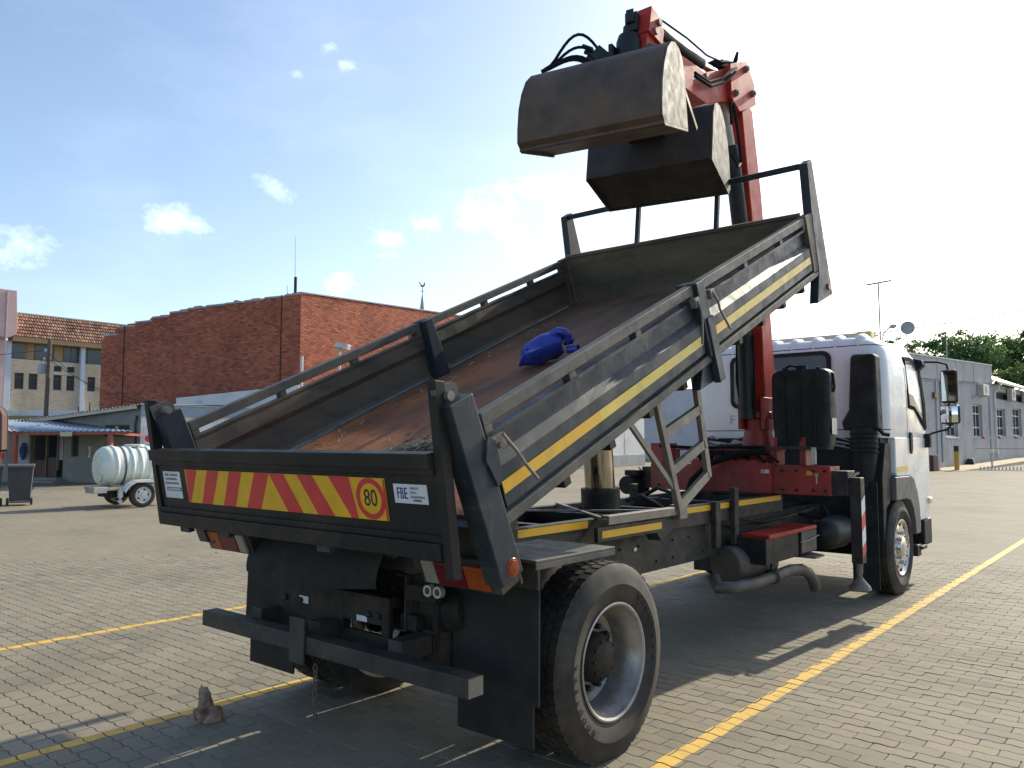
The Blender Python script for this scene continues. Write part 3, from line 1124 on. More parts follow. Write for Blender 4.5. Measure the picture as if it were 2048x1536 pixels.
# ---- tray (all given in tray coordinates x, U, W)
tray = MB(TM)
tray.box(-1.2, 1.2, -0.32, 4.10, 1.575, 1.60)
tray = tray.build('tipper_tray', M['rustfloor'], truck)
b = MB(TM)
for k in range(10):
    u = -0.2 + k * 0.46
    b.box(-1.19, 1.19, u - 0.03, u + 0.03, 1.475, 1.574)
for sx in (-1, 1):
    b.box(sx * 0.42 - 0.04, sx * 0.42 + 0.04, -0.35, 4.05, 1.33, 1.474)
b.box(-1.19, 1.19, -0.40, -0.325, 1.44, 1.585)
b.each('bearer', M['chassis'], tray, 0.003)
PROF = [(1.238, 1.622), (1.264, 1.640), (1.264, 1.822), (1.226, 1.866), (1.226, 1.955), (1.256, 1.968), (1.256, 1.985), (1.206, 1.985),
        (1.206, 1.975), (1.214, 1.955), (1.214, 1.862), (1.250, 1.816), (1.250, 1.645), (1.226, 1.622)]
for sx in (-1, 1):
    b = MB(TM)
    x0, x1 = sorted((sx * 1.196, sx * 1.272))
    b.box(x0, x1, -0.315, 4.19, 1.565, 1.615)
    b.build('side_rail', M['navy_dusty'], tray, 0.004)
    for u0, u1 in ((-0.285, 1.86), (1.985, 4.03)):
        b = MB(TM)
        rn = random.Random(int(u0 * 10 + sx))
        K = 14
        n = len(PROF)
        vv = []
        for k in range(K + 1):
            u = u0 + (u1 - u0) * k / K
            dent = [rn.gauss(0, 0.0013) for _ in range(4)] if 0 < k < K else [0] * 4
            for (px, pz) in PROF:
                dx = dent[0] if pz < 1.84 else dent[1]
                vv.append((sx * (px + dx), u, pz + (dent[2] if pz > 1.95 else 0)))
        ff = []
        for k in range(K):
            for i in range(n):
                f = (k * n + i, k * n + (i + 1) % n, (k + 1) * n + (i + 1) % n, (k + 1) * n + i)
                ff.append(f)
        ff.append(list(range(n)))
        ff.append(list(range(K * n + n - 1, K * n - 1, -1)))
        b.add(vv, ff)
        b.build('side_panel', M['navy'] if sx > 0 else M['tray_in'], tray)
        b = MB(TM)
        xa, xb = sorted((sx * 1.203, sx * 1.262))
        K = 1
        for k in range(K):
            ua, ub_ = u0 + (u1 - u0) * k / K, u0 + (u1 - u0) * (k + 1) / K
            b.box(xa, xb, ua, ub_ - 0.0005, 2.022, 2.082 + rn.gauss(0, 0.001))
        for uc in ((0.43, 1.12) if u0 < 1 else (2.73, 3.46)):
            b.box(xa + 0.004, xb - 0.004, uc - 0.03, uc + 0.03, 1.984, 2.024)
        b.box(xa + 0.002, xb - 0.002, u0, u0 + 0.05, 1.984, 2.024)
        b.box(xa + 0.002, xb - 0.002, u1 - 0.05, u1, 1.984, 2.024)
        b.build('top_rail', M['navy_dusty'], tray, 0.004)
    # tape
    if sx > 0:
        segs = [(-0.28, 0.22, 0), (0.222, 0.56, 0), (0.562, 1.30, 1), (1.302, 1.84, 1), (2.0, 2.22, 0), (2.222, 3.4, 1), (3.402, 4.0, 1)]
        for u0, u1, k in segs:
            b = MB(TM)
            b.box(1.2662, 1.268, u0, u1, 1.700, 1.757)
            b.build('reflective_tape', M['yellow'] if k == 0 else M['sun_yellow'], tray)
    # posts
    b = MB(TM)
    xa, xb = sorted((sx * 1.17, sx * 1.278))
    b.box(xa, xb, -0.462, -0.312, 1.335, 2.19)
    pr_ = b.build('corner_post', M['navy'], tray, 0.006)
    b = MB(TM)
    xa, xb = sorted((sx * 1.20, sx * 1.226))
    b.prism([(-0.472, 2.18), (-0.338, 2.18), (-0.338, 2.245), (-0.36, 2.262), (-0.472, 2.262)], 'x', xa, xb)
    b.build('pin_plate', M['navy_dusty'], pr_)
    b = MB(TM)
    b.cyl((sx * 1.13, -0.41, 2.215), (sx * 1.25, -0.41, 2.215), 0.022, n=14)
    b.build('hinge_pin', M['steel_edge'], pr_)
    b = MB(TM)
    xa, xb = sorted((sx * 1.279, sx * 1.292))
    b.prism([(-0.36, 1.90), (-0.31, 1.99), (-0.27, 1.95), (-0.29, 1.78), (-0.33, 1.76)], 'x', xa, xb)
    b.build('latch_hook', M['navy'], pr_)
    b = MB(TM)
    xa, xb = sorted((sx * 1.222, sx * 1.288))
    b.box(xa, xb, 1.868, 1.978, 1.60, 2.09)
    b.prism([(1.80, 1.565), (1.978, 1.565), (1.94, 1.42), (1.70, 1.44)], 'x', sx * 1.19, sx * 1.25)
    xa, xb = sorted((sx * 1.252, sx * 1.30))
    b.box(xa, xb, 1.90, 1.99, 1.415, 1.85)
    mp_ = b.build('middle_post', M['navy'], tray, 0.005)
    b = MB(TM)
    xi, xj = sorted((sx * 1.14, sx * 1.222))
    b.prism([(1.835, 1.60), (1.985, 1.60), (1.96, 2.085), (1.875, 2.085)], 'x', xi, xj)
    b.build('inner_stiffener', M['navy'], mp_, 0.004)
    b = MB(TM)
    for (pa, pb, pc) in (((1.815, 1.99), (1.80, 1.86), (1.725, 1.735)), ((2.045, 1.985), (2.075, 1.86), (2.155, 1.70))):
        b.tube([(sx * 1.30, pa[0], pa[1]), (sx * 1.315, (pa[0] + pb[0]) / 2, (pa[1] + pb[1]) / 2), (sx * 1.31, pb[0], pb[1]), (sx * 1.318, pc[0], pc[1])], 0.0085, 8)
    b.tube([(sx * 1.30, -0.225, 1.965), (sx * 1.315, -0.18, 1.86), (sx * 1.312, -0.145, 1.784), (sx * 1.318, -0.099, 1.69)], 0.009, 8)
    b.each('latch_handle', M['steel_edge'], tray)
    b = MB(TM)
    b.box(*sorted((sx * 1.258, sx * 1.285)), -0.30, -0.20, 1.895, 1.965)
    for pa in ((1.815, 1.99), (2.045, 1.985)):
        b.box(*sorted((sx * 1.258, sx * 1.30)), pa[0] - 0.03, pa[0] + 0.03, pa[1] - 0.04, pa[1] + 0.02)
    b.each('latch_plate', M['steel_edge'], tray, 0.002)
    b = MB(TM)
    b.cyl((sx * 1.285, -0.245, 1.92), (sx * 1.30, -0.245, 1.92), 0.016, n=8)
    b.build('latch_bolt', M['steel_edge'], tray)
# headboard
b = MB(TM)
b.box(-1.2, 1.2, 4.102, 4.122, 1.58, 2.085)
b.box(-1.2, 1.2, 4.085, 4.135, 2.085, 2.115)
for sx in (-1, 1):
    b.box(*sorted((sx * 1.201, sx * 1.272)), 4.035, 4.19, 1.60, 2.09)
hb = b.build('headboard', M['tray_in'], tray, 0.003)
b = MB(TM)
for sx in (-1, 1):
    b.prism([(3.98, 1.36), (4.377, 1.33), (4.405, 2.505), (4.285, 2.49), (4.19, 2.08), (4.135, 1.60)], 'x', sx * 1.203, sx * 1.276)
b.each('headboard_post', M['navy'], tray, 0.005)
b = MB(TM)
b.box(-1.203, 1.203, 4.31, 4.36, 2.445, 2.495)
for xx in (-0.37, 0.45):
    b.bar((xx, 4.12, 2.10), (xx, 4.33, 2.46), 0.04, 0.04, (1, 0, 0))
b.each('headboard_frame', M['navy'], tray, 0.004)
b = MB(TM)
for sx in (-1, 1):
    b.cyl((sx * 1.276, 4.29, 1.42), (sx * 1.29, 4.29, 1.42), 0.028, n=14)
b.each('marker_reflector', M['amber'], tray)
# access ladder under the right edge
b = MB(TM)
xl = 1.10
b.bar((xl, 1.40, 1.57), (xl, 1.385, 0.745), 0.035, 0.05, (0, 1, 0))
b.bar((xl, 1.965, 1.57), (xl, 1.835, 0.765), 0.035, 0.055, (0, 1, 0))
ld = b.build('ladder', M['steel_edge'], tray, 0.003)
b = MB(TM)
for (u0, w0, u1, w1) in ((1.42, 1.27, 1.90, 1.235), (1.41, 1.02, 1.865, 1.0), (1.405, 0.775, 1.83, 0.79)):
    b.bar((xl, u0, w0), (xl, u1, w1), 0.035, 0.06, (0, 0, 1))
b.each('rung', M['steel_edge'], ld, 0.003)
b = MB(TM)
b.bar((xl, 1.04, 1.52), (xl, 1.37, 0.92), 0.02, 0.035, (0, 1, 0))
b.build('ladder_brace', M['steel_edge'], ld)
# tail lamps
for sx in (-1, 1):
    Mf = frame((sx * 0.98, -0.945, 1.06), (1, 0, 0), (0, -sT, cT))
    b = MB(Mf)
    b.box(-0.25, 0.25, -0.075, 0.09, -0.14, -0.012)
    b.prism([(-0.25, 0.08), (-0.25, -0.10), (0.25, -0.10), (0.25, 0.08)], 'z', -0.16, -0.14)
    lp = b.build('tail_lamp', M['chassis'], truck, 0.004)
    xs = (-0.215, -0.125, 0.06, 0.20)
    order = ('whitelens', 'redlens', 'amber') if sx > 0 else ('amber', 'redlens', 'whitelens')
    if sx < 0:
        xs = (-0.20, -0.06, 0.125, 0.215)
    for k in range(3):
        b = MB(Mf)
        b.box(xs[k] + 0.003, xs[k + 1] - 0.003, -0.055, 0.06, -0.012, 0.006)
        b.build(('reverse_lens', 'stop_lens', 'turn_lens')[k] if sx > 0 else ('turn_lens', 'stop_lens', 'reverse_lens')[k], M[order[k]], lp, 0.005)
    b = MB(TM)
    b.lathe([(0.001, 0.012), (0.032, 0.010), (0.036, 0.002), (0.042, 0.002), (0.044, 0.0)], (sx * 1.279, -0.372, 1.385), (sx, 0, 0), 20)
    b.build('side_reflector', M['amber'], truck)
b = MB()
b.prism([(-1.26, 1.16), (-1.14, 1.16), (-1.10, 1.05), (-1.135, 1.035), (-1.17, 1.06)], 'y', -0.95, -0.92)
b.build('tailgate_hook', M['navy'], truck)

# ---- tailgate, swung on its top pins
TG = frame((0, -1.21, 1.2), (1, 0, 0), (0, -0.187, 0.982))
b = MB(TG)
b.box(-1.25, 1.175, 0.0, 0.43, -0.012, 0.0)
b.box(-1.25, 1.175, 0.345, 0.375, 0.0, 0.016)
b.box(-1.25, 1.175, 0.375, 0.44, -0.03, 0.034)
b.box(-1.25, 1.175, -0.02, 0.055, -0.03, 0.030)
b.box(-1.25, 1.175, 0.055, 0.085, 0.0, 0.014)
b.box(-1.25, -1.225, 0.0, 0.43, 0.0, 0.014)
gate = b.build('tailgate', M['navy_dark'], truck, 0.003)
for sx in (-1, 1):
    b = MB()
    xa = 1.177 if sx > 0 else -1.252
    zb = 1.10 if sx > 0 else 1.185
    b.prism([(-1.335, 1.93), (-1.275, 1.93), (-1.16, zb), (-1.215, zb)], 'x', xa, xa + sx * 0.05)
    b.build('tailgate_arm', M['navy_dark'], gate, 0.004)
b = MB(TG)
for xx in (-0.98, -0.55, 0.35):
    b.box(xx - 0.05, xx + 0.05, -0.055, -0.02, -0.02, 0.015)
b.each('gate_lug', M['navy'], gate)
b = MB(TG)
b.box(-0.90, 0.85, 0.127, 0.321, 0.0005, 0.0035)
chev = b.build('chevron_board', M['sgn_yellow'], gate)
tp = [-0.90, -0.761, -0.649, -0.525, -0.42, -0.297, -0.174, -0.043]
bt = [-0.90, -0.877, -0.753, -0.639, -0.52, -0.40, -0.287, -0.154]
b = MB(TG)
z1 = 0.0043
h0, h1 = 0.1275, 0.3205
for k in (0, 2, 4, 6):
    b.poly([(bt[k], h0, z1), (bt[k + 1], h0, z1), (tp[k + 1], h1, z1), (tp[k] + (0.012 if k == 0 else 0), h1, z1)])
rt_ = [-0.043, 0.087, 0.20, 0.325, 0.45, 0.575]
rb_ = [0.086, 0.215, 0.335, 0.465, 0.59, 0.64]
for k in (0, 2, 4):
    b.poly([(rb_[k], h0, z1), (rb_[k + 1], h0, z1), (rt_[k + 1] + (0.03 if k == 4 else 0), h1, z1), (rt_[k], h1, z1)])
b.poly([(0.835, h0, z1), (0.849, h0, z1), (0.849, h1, z1), (0.838, h1 - 0.01, z1)])
ring_o = [(0.742 + 0.100 * math.cos(t), 0.225 + 0.096 * math.sin(t)) for t in np.linspace(0, 2 * math.pi, 41)[:-1]]
ring_i = [(0.742 + 0.074 * math.cos(t), 0.225 + 0.071 * math.sin(t)) for t in np.linspace(0, 2 * math.pi, 41)[:-1]]
vv = [(p[0], p[1], z1 + 0.0006) for p in ring_o + ring_i]
b.add(vv, [(i, (i + 1) % 40, 40 + (i + 1) % 40, 40 + i) for i in range(40)])
b.build('chevron_stripe', M['sgn_red'], chev)
text('80', 'speed_digits', M['sgn_black'], chev, TG @ Matrix.Translation((0.742, 0.225, 0.0046)), 0.112, sx=0.85)
b = MB(TG)
b.box(0.905, 1.115, 0.215, 0.300, 0.0005, 0.003)
fbe = b.build('builder_sticker', M['sticker'], gate)
text('FBE', 'sticker_lettering', M['blueink'], fbe, TG @ Matrix.Translation((0.958, 0.257, 0.0036)), 0.072, 0.0012, sx=0.62)
for i, w_ in enumerate(('FREIGHT', 'BODY', 'ENGINEERING')):
    text(w_, 'sticker_lettering', M['ink'], fbe, TG @ Matrix.Translation((1.010, 0.282 - i * 0.019, 0.0036)), 0.0155, 0.0004, 'LEFT', 0.9)
b = MB(TG)
for k, wd in enumerate((0.05,)):
    b.box(1.025, 1.025 + wd, 0.226, 0.234, 0.003, 0.0036)
b.build('sticker_print', M['ink'], fbe)
b = MB(TG)
b.box(-1.165, -0.965, 0.145, 0.305, 0.0005, 0.003)
ns = b.build('notice_sticker', M['sticker'], gate)
b = MB(TG)
rn = random.Random(5)


def word_row(x0, x1, y, h):
    x = x0
    while x < x1 - 0.006:
        w_ = rn.uniform(0.007, 0.012)
        b.box(x, min(x + w_, x1), y, y + h * rn.uniform(0.8, 1.0), 0.003, 0.0036)
        x += w_ + 0.0035


word_row(-1.145, -1.095, 0.278, 0.014)
word_row(-1.080, -0.995, 0.278, 0.014)
word_row(-1.135, -1.005, 0.253, 0.014)
word_row(-1.150, -0.985, 0.228, 0.014)
b.box(-1.140, -0.966, 0.188, 0.210, 0.003, 0.0036)
b.build('sticker_print', M['ink'], ns)
b = MB(TG)
x = -1.125
while x < -0.98:
    b.box(x, x + 0.009, 0.193, 0.205, 0.0037, 0.0042)
    x += 0.0135
b.build('sticker_digits', M['sticker'], ns)

# hoist ram
b = MB()
b.cyl((0.0, 1.74, 0.95), (0.0, 1.72, 1.31), 0.155, n=24)
hr = b.build('hoist_barrel', M['chassis'], truck, 0, 40)
b = MB()
b.cyl((0.0, 1.72, 1.31), (0.0, 1.63, 2.2), 0.118, n=28)
b.build('hoist_rod', M['goldrod'], hr)
b = MB()
b.tube([(0.1, 1.95, 1.2), (0.16, 2.05, 1.24), (0.2, 2.2, 1.18), (0.22, 2.5, 1.05), (0.2, 3.2, 1.02)], 0.02, 8)
b.tube([(0.3, 2.35, 1.1), (0.25, 2.4, 1.25), (0.1, 2.45, 1.28), (-0.05, 2.45, 1.2)], 0.018, 8)
b.lathe([(0.001, -0.1), (0.07, -0.1), (0.075, 0.1), (0.001, 0.1)], (-0.05, 2.55, 1.12), (1, 0.2, 0), 14)
b.each('hydraulic_hose', M['black'], truck)

# ---- side gear: battery, air tank, exhaust, fuel tank
b = MB()
b.box(0.50, 0.80, 3.05, 3.80, 0.62, 0.84)
b.build('battery_box', M['black'], truck, 0.006)
b = MB()
b.box(0.56, 0.805, 3.86, 4.26, 0.625, 0.835)
bat = b.build('battery', M['grime'], truck, 0.006)
b = MB()
b.box(0.555, 0.81, 3.10, 4.265, 0.836, 0.872)
b.build('battery_lid', M['red'], bat, 0.006)
b = MB()
b.box(0.806, 0.808, 3.865, 4.255, 0.64, 0.83)
b.build('battery_case', M['navy_dusty'], bat)
b = MB()
b.tube([(0.815, 3.82, 0.745), (0.83, 4.0, 0.75), (0.815, 4.3, 0.77)], 0.006, 6)
b.build('battery_strap', M['steel_edge'], bat)
b = MB()
b.prism([(0.50, 3.95), (0.90, 3.95), (0.90, 4.20), (0.50, 4.45)], 'z', 0.585, 0.60)
b.build('battery_tray', M['steel_edge'], truck)
b = MB()
b.lathe([(0.001, -0.30), (0.10, -0.28), (0.16, -0.22), (0.17, -0.15), (0.17, 0.15), (0.16, 0.22), (0.10, 0.28), (0.001, 0.30)], (0.72, 4.95, 0.74), (0.12, 1, 0), 28)
b.build('air_tank', M['ramblack'], truck, 0, 60)
b = MB()
b.lathe([(0.001, -0.32), (0.15, -0.31), (0.17, -0.28), (0.17, 0.28), (0.15, 0.31), (0.001, 0.32)], (0.52, 3.25, 0.60), (0.15, 1, 0), 26)
ex = b.build('exhaust_muffler', worn('exhaust_steel', (0.09, 0.083, 0.075), (0.14, 0.128, 0.115), 6, 0.6, 0.2, (0.10, 0.065, 0.045), 0.5, 4, 0.1), truck, 0, 50)
b = MB()
pth = [(0.48, 2.72, 0.52), (0.56, 2.62, 0.47), (0.66, 2.72, 0.465), (0.72, 3.0, 0.47), (0.74, 3.35, 0.485), (0.76, 3.7, 0.50), (0.78, 3.9, 0.485), (0.80, 4.05, 0.43), (0.81, 4.13, 0.35), (0.815, 4.17, 0.27)]
b.tube(pth, 0.052, 14, False)
b.build('exhaust_pipe', bpy.data.materials['exhaust_steel'], ex, 0, 60)
b = MB()
b.lathe([(0.001, 0.0), (0.044, 0.0)], (0.8155, 4.172, 0.262), (0, 0.2, -1), 14)
b.build('exhaust_mouth', M['dark'], ex)
b = MB()
b.box(0.735, 0.755, 3.28, 3.34, 0.49, 0.82)
b.lathe([(0.060, -0.02), (0.066, -0.02), (0.066, 0.02), (0.060, 0.02)], (0.745, 3.31, 0.49), (0.1, 1, 0.05), 18, closed=True)
b.build('exhaust_hanger', M['grime'], ex)
b = MB()
b.lathe([(0.001, -0.5), (0.24, -0.5), (0.27, -0.47), (0.27, 0.47), (0.24, 0.5), (0.001, 0.5)], (-0.82, 3.2, 0.62), (0, 1, 0), 28)
b.build('fuel_tank', M['grime'], truck, 0, 50)
b = MB()
b.tube([(0.44, 3.1, 1.0), (0.55, 3.6, 0.93), (0.6, 4.1, 0.95), (0.62, 4.6, 0.98), (0.55, 5.2, 1.0)], 0.014, 6)
b.tube([(0.44, 2.9, 0.95), (0.5, 3.3, 0.9), (0.52, 3.9, 0.92), (0.5, 4.6, 0.94)], 0.012, 6)
b.tube([(0.95, 4.3, 1.12), (0.8, 4.5, 1.0), (0.7, 4.7, 0.95)], 0.012, 6)
b.box(-0.30, 0.30, 4.6, 5.5, 0.45, 1.0)
b.lathe([(0.001, -0.3), (0.2, -0.28), (0.24, 0.0), (0.18, 0.5), (0.001, 0.52)], (0, 4.5, 0.66), (0, 1, 0), 20)
b.build('gearbox', M['grime'], truck)
# ---- cab
CABL = [  # z, half width, rear y, front y, corner radius
    (1.715, 1.125, 5.575, 7.36, 0.14), (1.80, 1.135, 5.555, 7.37, 0.16), (2.05, 1.14, 5.55, 7.36, 0.17), (2.30, 1.135, 5.55, 7.32, 0.18),
    (2.55, 1.12, 5.555, 7.20, 0.19), (2.68, 1.095, 5.565, 7.10, 0.20), (2.76, 1.055, 5.585, 7.02, 0.21), (2.815, 0.99, 5.625, 6.94, 0.22), (2.845, 0.89, 5.70, 6.84, 0.22), (2.855, 0.70, 5.85, 6.65, 0.2)]


def cab_at(z):
    for a, c_ in zip(CABL, CABL[1:]):
        if a[0] <= z <= c_[0]:
            t = (z - a[0]) / (c_[0] - a[0])
            return [a[i] + (c_[i] - a[i]) * t for i in range(5)]
    return list(CABL[0] if z < CABL[0][0] else CABL[-1])


def rrect(hw, y0, y1, r_, k=7):
    pts = []
    for cx, cy, a0 in ((hw - r_, y0 + r_, -90), (hw - r_, y1 - r_, 0), (-hw + r_, y1 - r_, 90), (-hw + r_, y0 + r_, 180)):
        for i in range(k):
            a = R(a0 + 90 * i / (k - 1))
            pts.append((cx + r_ * math.cos(a), cy + r_ * math.sin(a)))
    return pts


b = MB()
n = 28
vv, ff = [], []
for L in CABL:
    vv += [(p[0], p[1], L[0]) for p in rrect(*L[1:])]
for k in range(len(CABL) - 1):
    for i in range(n):
        ff.append((k * n + i, k * n + (i + 1) % n, (k + 1) * n + (i + 1) % n, (k + 1) * n + i))
b.add(vv, ff, 0, True)
b.add(vv[-n:], [list(range(n))], 0, True)
b.add(vv[:n], [list(range(n - 1, -1, -1))], 0)
cab = b.build('cab', M['white'], truck, 0, 55)
# roof ribs rolling over the rear edge of the roof
b = MB()
for k in range(8):
    x = -0.86 + k * 0.245
    pth = [(x, 5.585, 2.70), (x, 5.61, 2.77), (x, 5.66, 2.805), (x, 5.74, 2.83), (x, 5.9, 2.842), (x, 6.5, 2.842)]
    b.tube(pth, [0.01, 0.045, 0.058, 0.058, 0.05, 0.03], 10)
b.each('roof_rib', M['white'], cab, 0, 60)
b = MB()
b.box(-1.02, 0.90, 5.92, 6.06, 2.865, 2.925)
rb = b.build('roof_light_bar', M['cream'], cab, 0.015)
b = MB()
b.box(0.74, 0.905, 5.915, 6.065, 2.862, 2.935)
b.build('light_bar_end', plain('yellow_cap', (0.72, 0.60, 0.22), 0.4), rb, 0.012)


def side_pts(pts, off, sx=1):
    return [(sx * (cab_at(z)[1] + off), y, z) for y, z in pts]


for sx in (-1, 1):
    # side window with a black seal, wing shaped like the door
    outer = [(6.40, 2.66), (6.72, 2.68), (6.98, 2.65), (7.10, 2.54), (7.21, 2.15), (7.26, 1.84), (7.20, 1.81), (6.95, 1.92), (6.70, 2.045), (6.43, 2.06)]
    inner = [(6.46, 2.62), (6.72, 2.635), (6.92, 2.61), (6.99, 2.51), (7.07, 2.15), (7.12, 1.92), (7.07, 1.93), (6.92, 1.995), (6.70, 2.085), (6.49, 2.10)]
    b = MB()
    po, pi_ = side_pts(outer, 0.010, sx), side_pts(inner, 0.012, sx)
    k = len(po)
    b.add(po + pi_, [(i, (i + 1) % k, k + (i + 1) % k, k + i) for i in range(k)])
    pb = side_pts(outer, -0.02, sx)
    b.add(po + pb, [(i, (i + 1) % k, k + (i + 1) % k, k + i) for i in range(k)])
    b.build('window_seal', M['seal'], cab)
    b = MB()
    b.poly(side_pts(inner, 0.006, sx))
    b.build('side_window', M['glass_side'], cab)
    # door shut line, drawn as a recessed strip of black rubber
    b = MB()
    line = [(6.365, 2.72), (6.365, 2.5), (6.365, 2.2), (6.37, 1.9), (6.38, 1.74)]
    pa = side_pts(line, 0.004, sx)
    pb = side_pts([(y + 0.014, z) for y, z in line], 0.004, sx)
    b.add(pa + pb, [(i, i + 1, 5 + i + 1, 5 + i) for i in range(4)])
    b.build('door_seam', M['seal'], cab)
    # body side below the waist with the wheel opening
    b = MB()
    low = [(5.86, 1.72), (5.86, 1.335), (5.91, 1.29), (6.42, 1.285), (6.60, 1.24), (6.72, 1.10), (6.80, 0.92), (6.83, 0.74), (7.30, 0.74), (7.36, 1.0), (7.365, 1.72)]
    b.prism(low, 'x', sx * 1.03, sx * 1.135)
    sk = b.build('cab_side', M['white'], cab, 0.012)
    b = MB()
    b.box(*sorted((sx * 1.1365, sx * 1.138)), 5.90, 6.36, 1.335, 1.395)
    b.build('reflective_tape', M['sun_yellow'], sk)
    b = MB()
    arch_o = [(5.80, 1.285), (6.40, 1.28), (6.58, 1.235), (6.70, 1.10), (6.785, 0.92), (6.82, 0.70)]
    arch_i = [(5.80, 1.03), (6.22, 1.03), (6.40, 1.00), (6.51, 0.90), (6.58, 0.76), (6.60, 0.60), (6.79, 0.60)]
    b.prism(arch_o + arch_i[::-1], 'x', sx * 0.98, sx * 1.148)
    b.build('wheel_arch', worn('arch_grey', (0.10, 0.10, 0.098), (0.15, 0.148, 0.14), 4, 0.6), sk, 0.01)
    b = MB()
    b.lathe([(0.001, 0.03), (0.05, 0.026), (0.07, 0.0)], (sx * 1.139, 6.40, 1.66), (sx, 0, 0), 14)
    o_ = MB()
    o_.prism([(6.455, 1.55), (6.52, 1.53), (6.555, 1.60), (6.555, 1.74), (6.52, 1.795), (6.455, 1.78)], 'x', sx * 1.13, sx * 1.155)
    o_.build('door_handle', M['black'], sk, 0.01)
    # bumper corner, step and turn lamp
    b = MB()
    b.box(*sorted((sx * 0.90, sx * 1.13)), 7.05, 7.42, 0.42, 0.735)
    bc = b.build('bumper_corner', M['black'], cab, 0.02)
    b = MB()
    b.box(*sorted((sx * 0.95, sx * 1.16)), 6.80, 7.02, 0.40, 0.44)
    b.box(*sorted((sx * 1.06, sx * 1.13)), 6.70, 6.86, 0.33, 0.46)
    b.build('cab_step', M['chassis'], bc, 0.004)
    b = MB()
    b.box(*sorted((sx * 1.10, sx * 1.165)), 7.22, 7.36, 0.92, 0.99)
    b.build('turn_lamp', M['cream'], cab, 0.015)
    # mirrors on a tube arm
    b = MB()
    b.tube([(sx * 1.06, 6.95, 2.62), (sx * 1.20, 7.08, 2.645), (sx * 1.32, 7.15, 2.64), (sx * 1.41, 7.16, 2.61), (sx * 1.425, 7.16, 2.54), (sx * 1.425, 7.17, 1.86), (sx * 1.40, 7.17, 1.82), (sx * 1.28, 7.2, 1.795), (sx * 1.17, 7.22, 1.76), (sx * 1.13, 7.22, 1.70)], 0.014, 8)
    b.prism([(sx * 1.0, 2.70), (sx * 1.18, 2.66), (sx * 1.20, 2.60), (sx * 1.12, 2.52), (sx * 1.02, 2.50)], 'y', 6.94, 7.08)
    b.box(*sorted((sx * 1.10, sx * 1.20)), 7.17, 7.26, 1.60, 1.77)
    ma = b.build('mirror_arm', M['black'], cab, 0.006)
    b = MB()
    b.box(*sorted((sx * 1.345, sx * 1.53)), 7.09, 7.17, 2.135, 2.54)
    mh = b.build('mirror', M['black'], cab, 0.03)
    b = MB()
    b.box(*sorted((sx * 1.362, sx * 1.513)), 7.0875, 7.0895, 2.16, 2.515)
    b.build('mirror_glass', M['mirror'], mh)
    b = MB()
    b.box(*sorted((sx * 1.325, sx * 1.545)), 7.10, 7.17, 1.885, 2.115)
    m2 = b.build('mirror', M['black'], cab, 0.03)
    b = MB()
    nx = 8
    vv, ff = [], []
    for j in range(nx + 1):
        for i in range(nx + 1):
            u, w_ = i / nx * 2 - 1, j / nx * 2 - 1
            vv.append((sx * (1.435 + 0.093 * u), 7.096 + 0.012 * (u * u + w_ * w_) - 0.022, 2.0 + 0.097 * w_))
    for j in range(nx):
        for i in range(nx):
            a = j * (nx + 1) + i
            ff.append((a, a + 1, a + nx + 2, a + nx + 1))
    b.add(vv, ff, 0, True)
    b.build('mirror_glass', M['mirror'], m2)

# seams across the back panel and down the corner
b = MB()
for z, off in ((2.735, 0.002), (1.80, 0.002)):
    row = [p for p in rrect(*cab_at(z)[1:]) if p[1] < cab_at(z)[2] + 0.30]
    row.sort(key=lambda p: p[0])
    lo = [(p[0] * 1.0015, p[1] - off, z) for p in row]
    hi = [(p[0] * 1.0015, p[1] - off, z + 0.009) for p in row]
    k = len(row)
    b.add(lo + hi, [(i, i + 1, k + i + 1, k + i) for i in range(k - 1)])
b.each('panel_seam', M['seal'], cab)
# rear window
outl = [(p[0] - 0.03, p[1]) for p in rrect(0.60, 2.07, 2.70, 0.09, 5)]
inn = [(p[0] - 0.03, p[1]) for p in rrect(0.555, 2.115, 2.655, 0.06, 5)]
b = MB()
k = len(outl)
vv = [(p[0], 5.527, p[1]) for p in outl] + [(p[0], 5.525, p[1]) for p in inn] + [(p[0], 5.56, p[1]) for p in outl]
b.add(vv, [(i, (i + 1) % k, k + (i + 1) % k, k + i) for i in range(k)] + [(i, (i + 1) % k, 2 * k + (i + 1) % k, 2 * k + i) for i in range(k)])
b.build('window_seal', M['black'], cab)
b = MB()
b.poly([(p[0], 5.532, p[1]) for p in inn])
b.build('rear_window', M['glass'], cab)
faint = plain('faded_letter', (0.52, 0.47, 0.47), 0.5)
for ch, x in (('F', -0.625), ('E', -0.48)):
    text(ch, 'faded_letter', faint, cab, frame((x, 5.5485, 1.93), (1, 0, 0), (0, 0, 1)), 0.16, 0.0003)
# air intake up the rear corner with its hose and filter can
b = MB()
prof = [(0.85, 2.62), (1.07, 2.62), (1.09, 2.58), (1.10, 1.80), (0.74, 1.80), (0.72, 1.88), (0.80, 2.02), (0.83, 2.58)]
b.prism(prof, 'y', 5.36, 5.56)
ai = b.build('air_intake', M['black'], cab, 0.025)
b = MB()
b.tube([(0.93, 5.45, 1.82), (0.93, 5.45, 1.62), (0.92, 5.45, 1.35), (0.90, 5.45, 1.2)], [0.14, 0.135, 0.12, 0.12], 18)
for k in range(5):
    b.lathe([(0.135, -0.012), (0.15, 0), (0.135, 0.012)], (0.93, 5.45, 1.76 - k * 0.05), (0, 0, 1), 18)
b.tube([(1.0, 5.42, 1.84), (1.10, 5.42, 1.80), (1.13, 5.43, 1.755), (1.19, 5.45, 1.745)], 0.022, 8)
b.build('intake_hose', M['black'], ai)
b = MB()
b.box(-1.02, 1.06, 5.58, 7.2, 1.28, 1.72)
b.box(-1.0, 1.0, 5.45, 5.62, 1.30, 1.66)
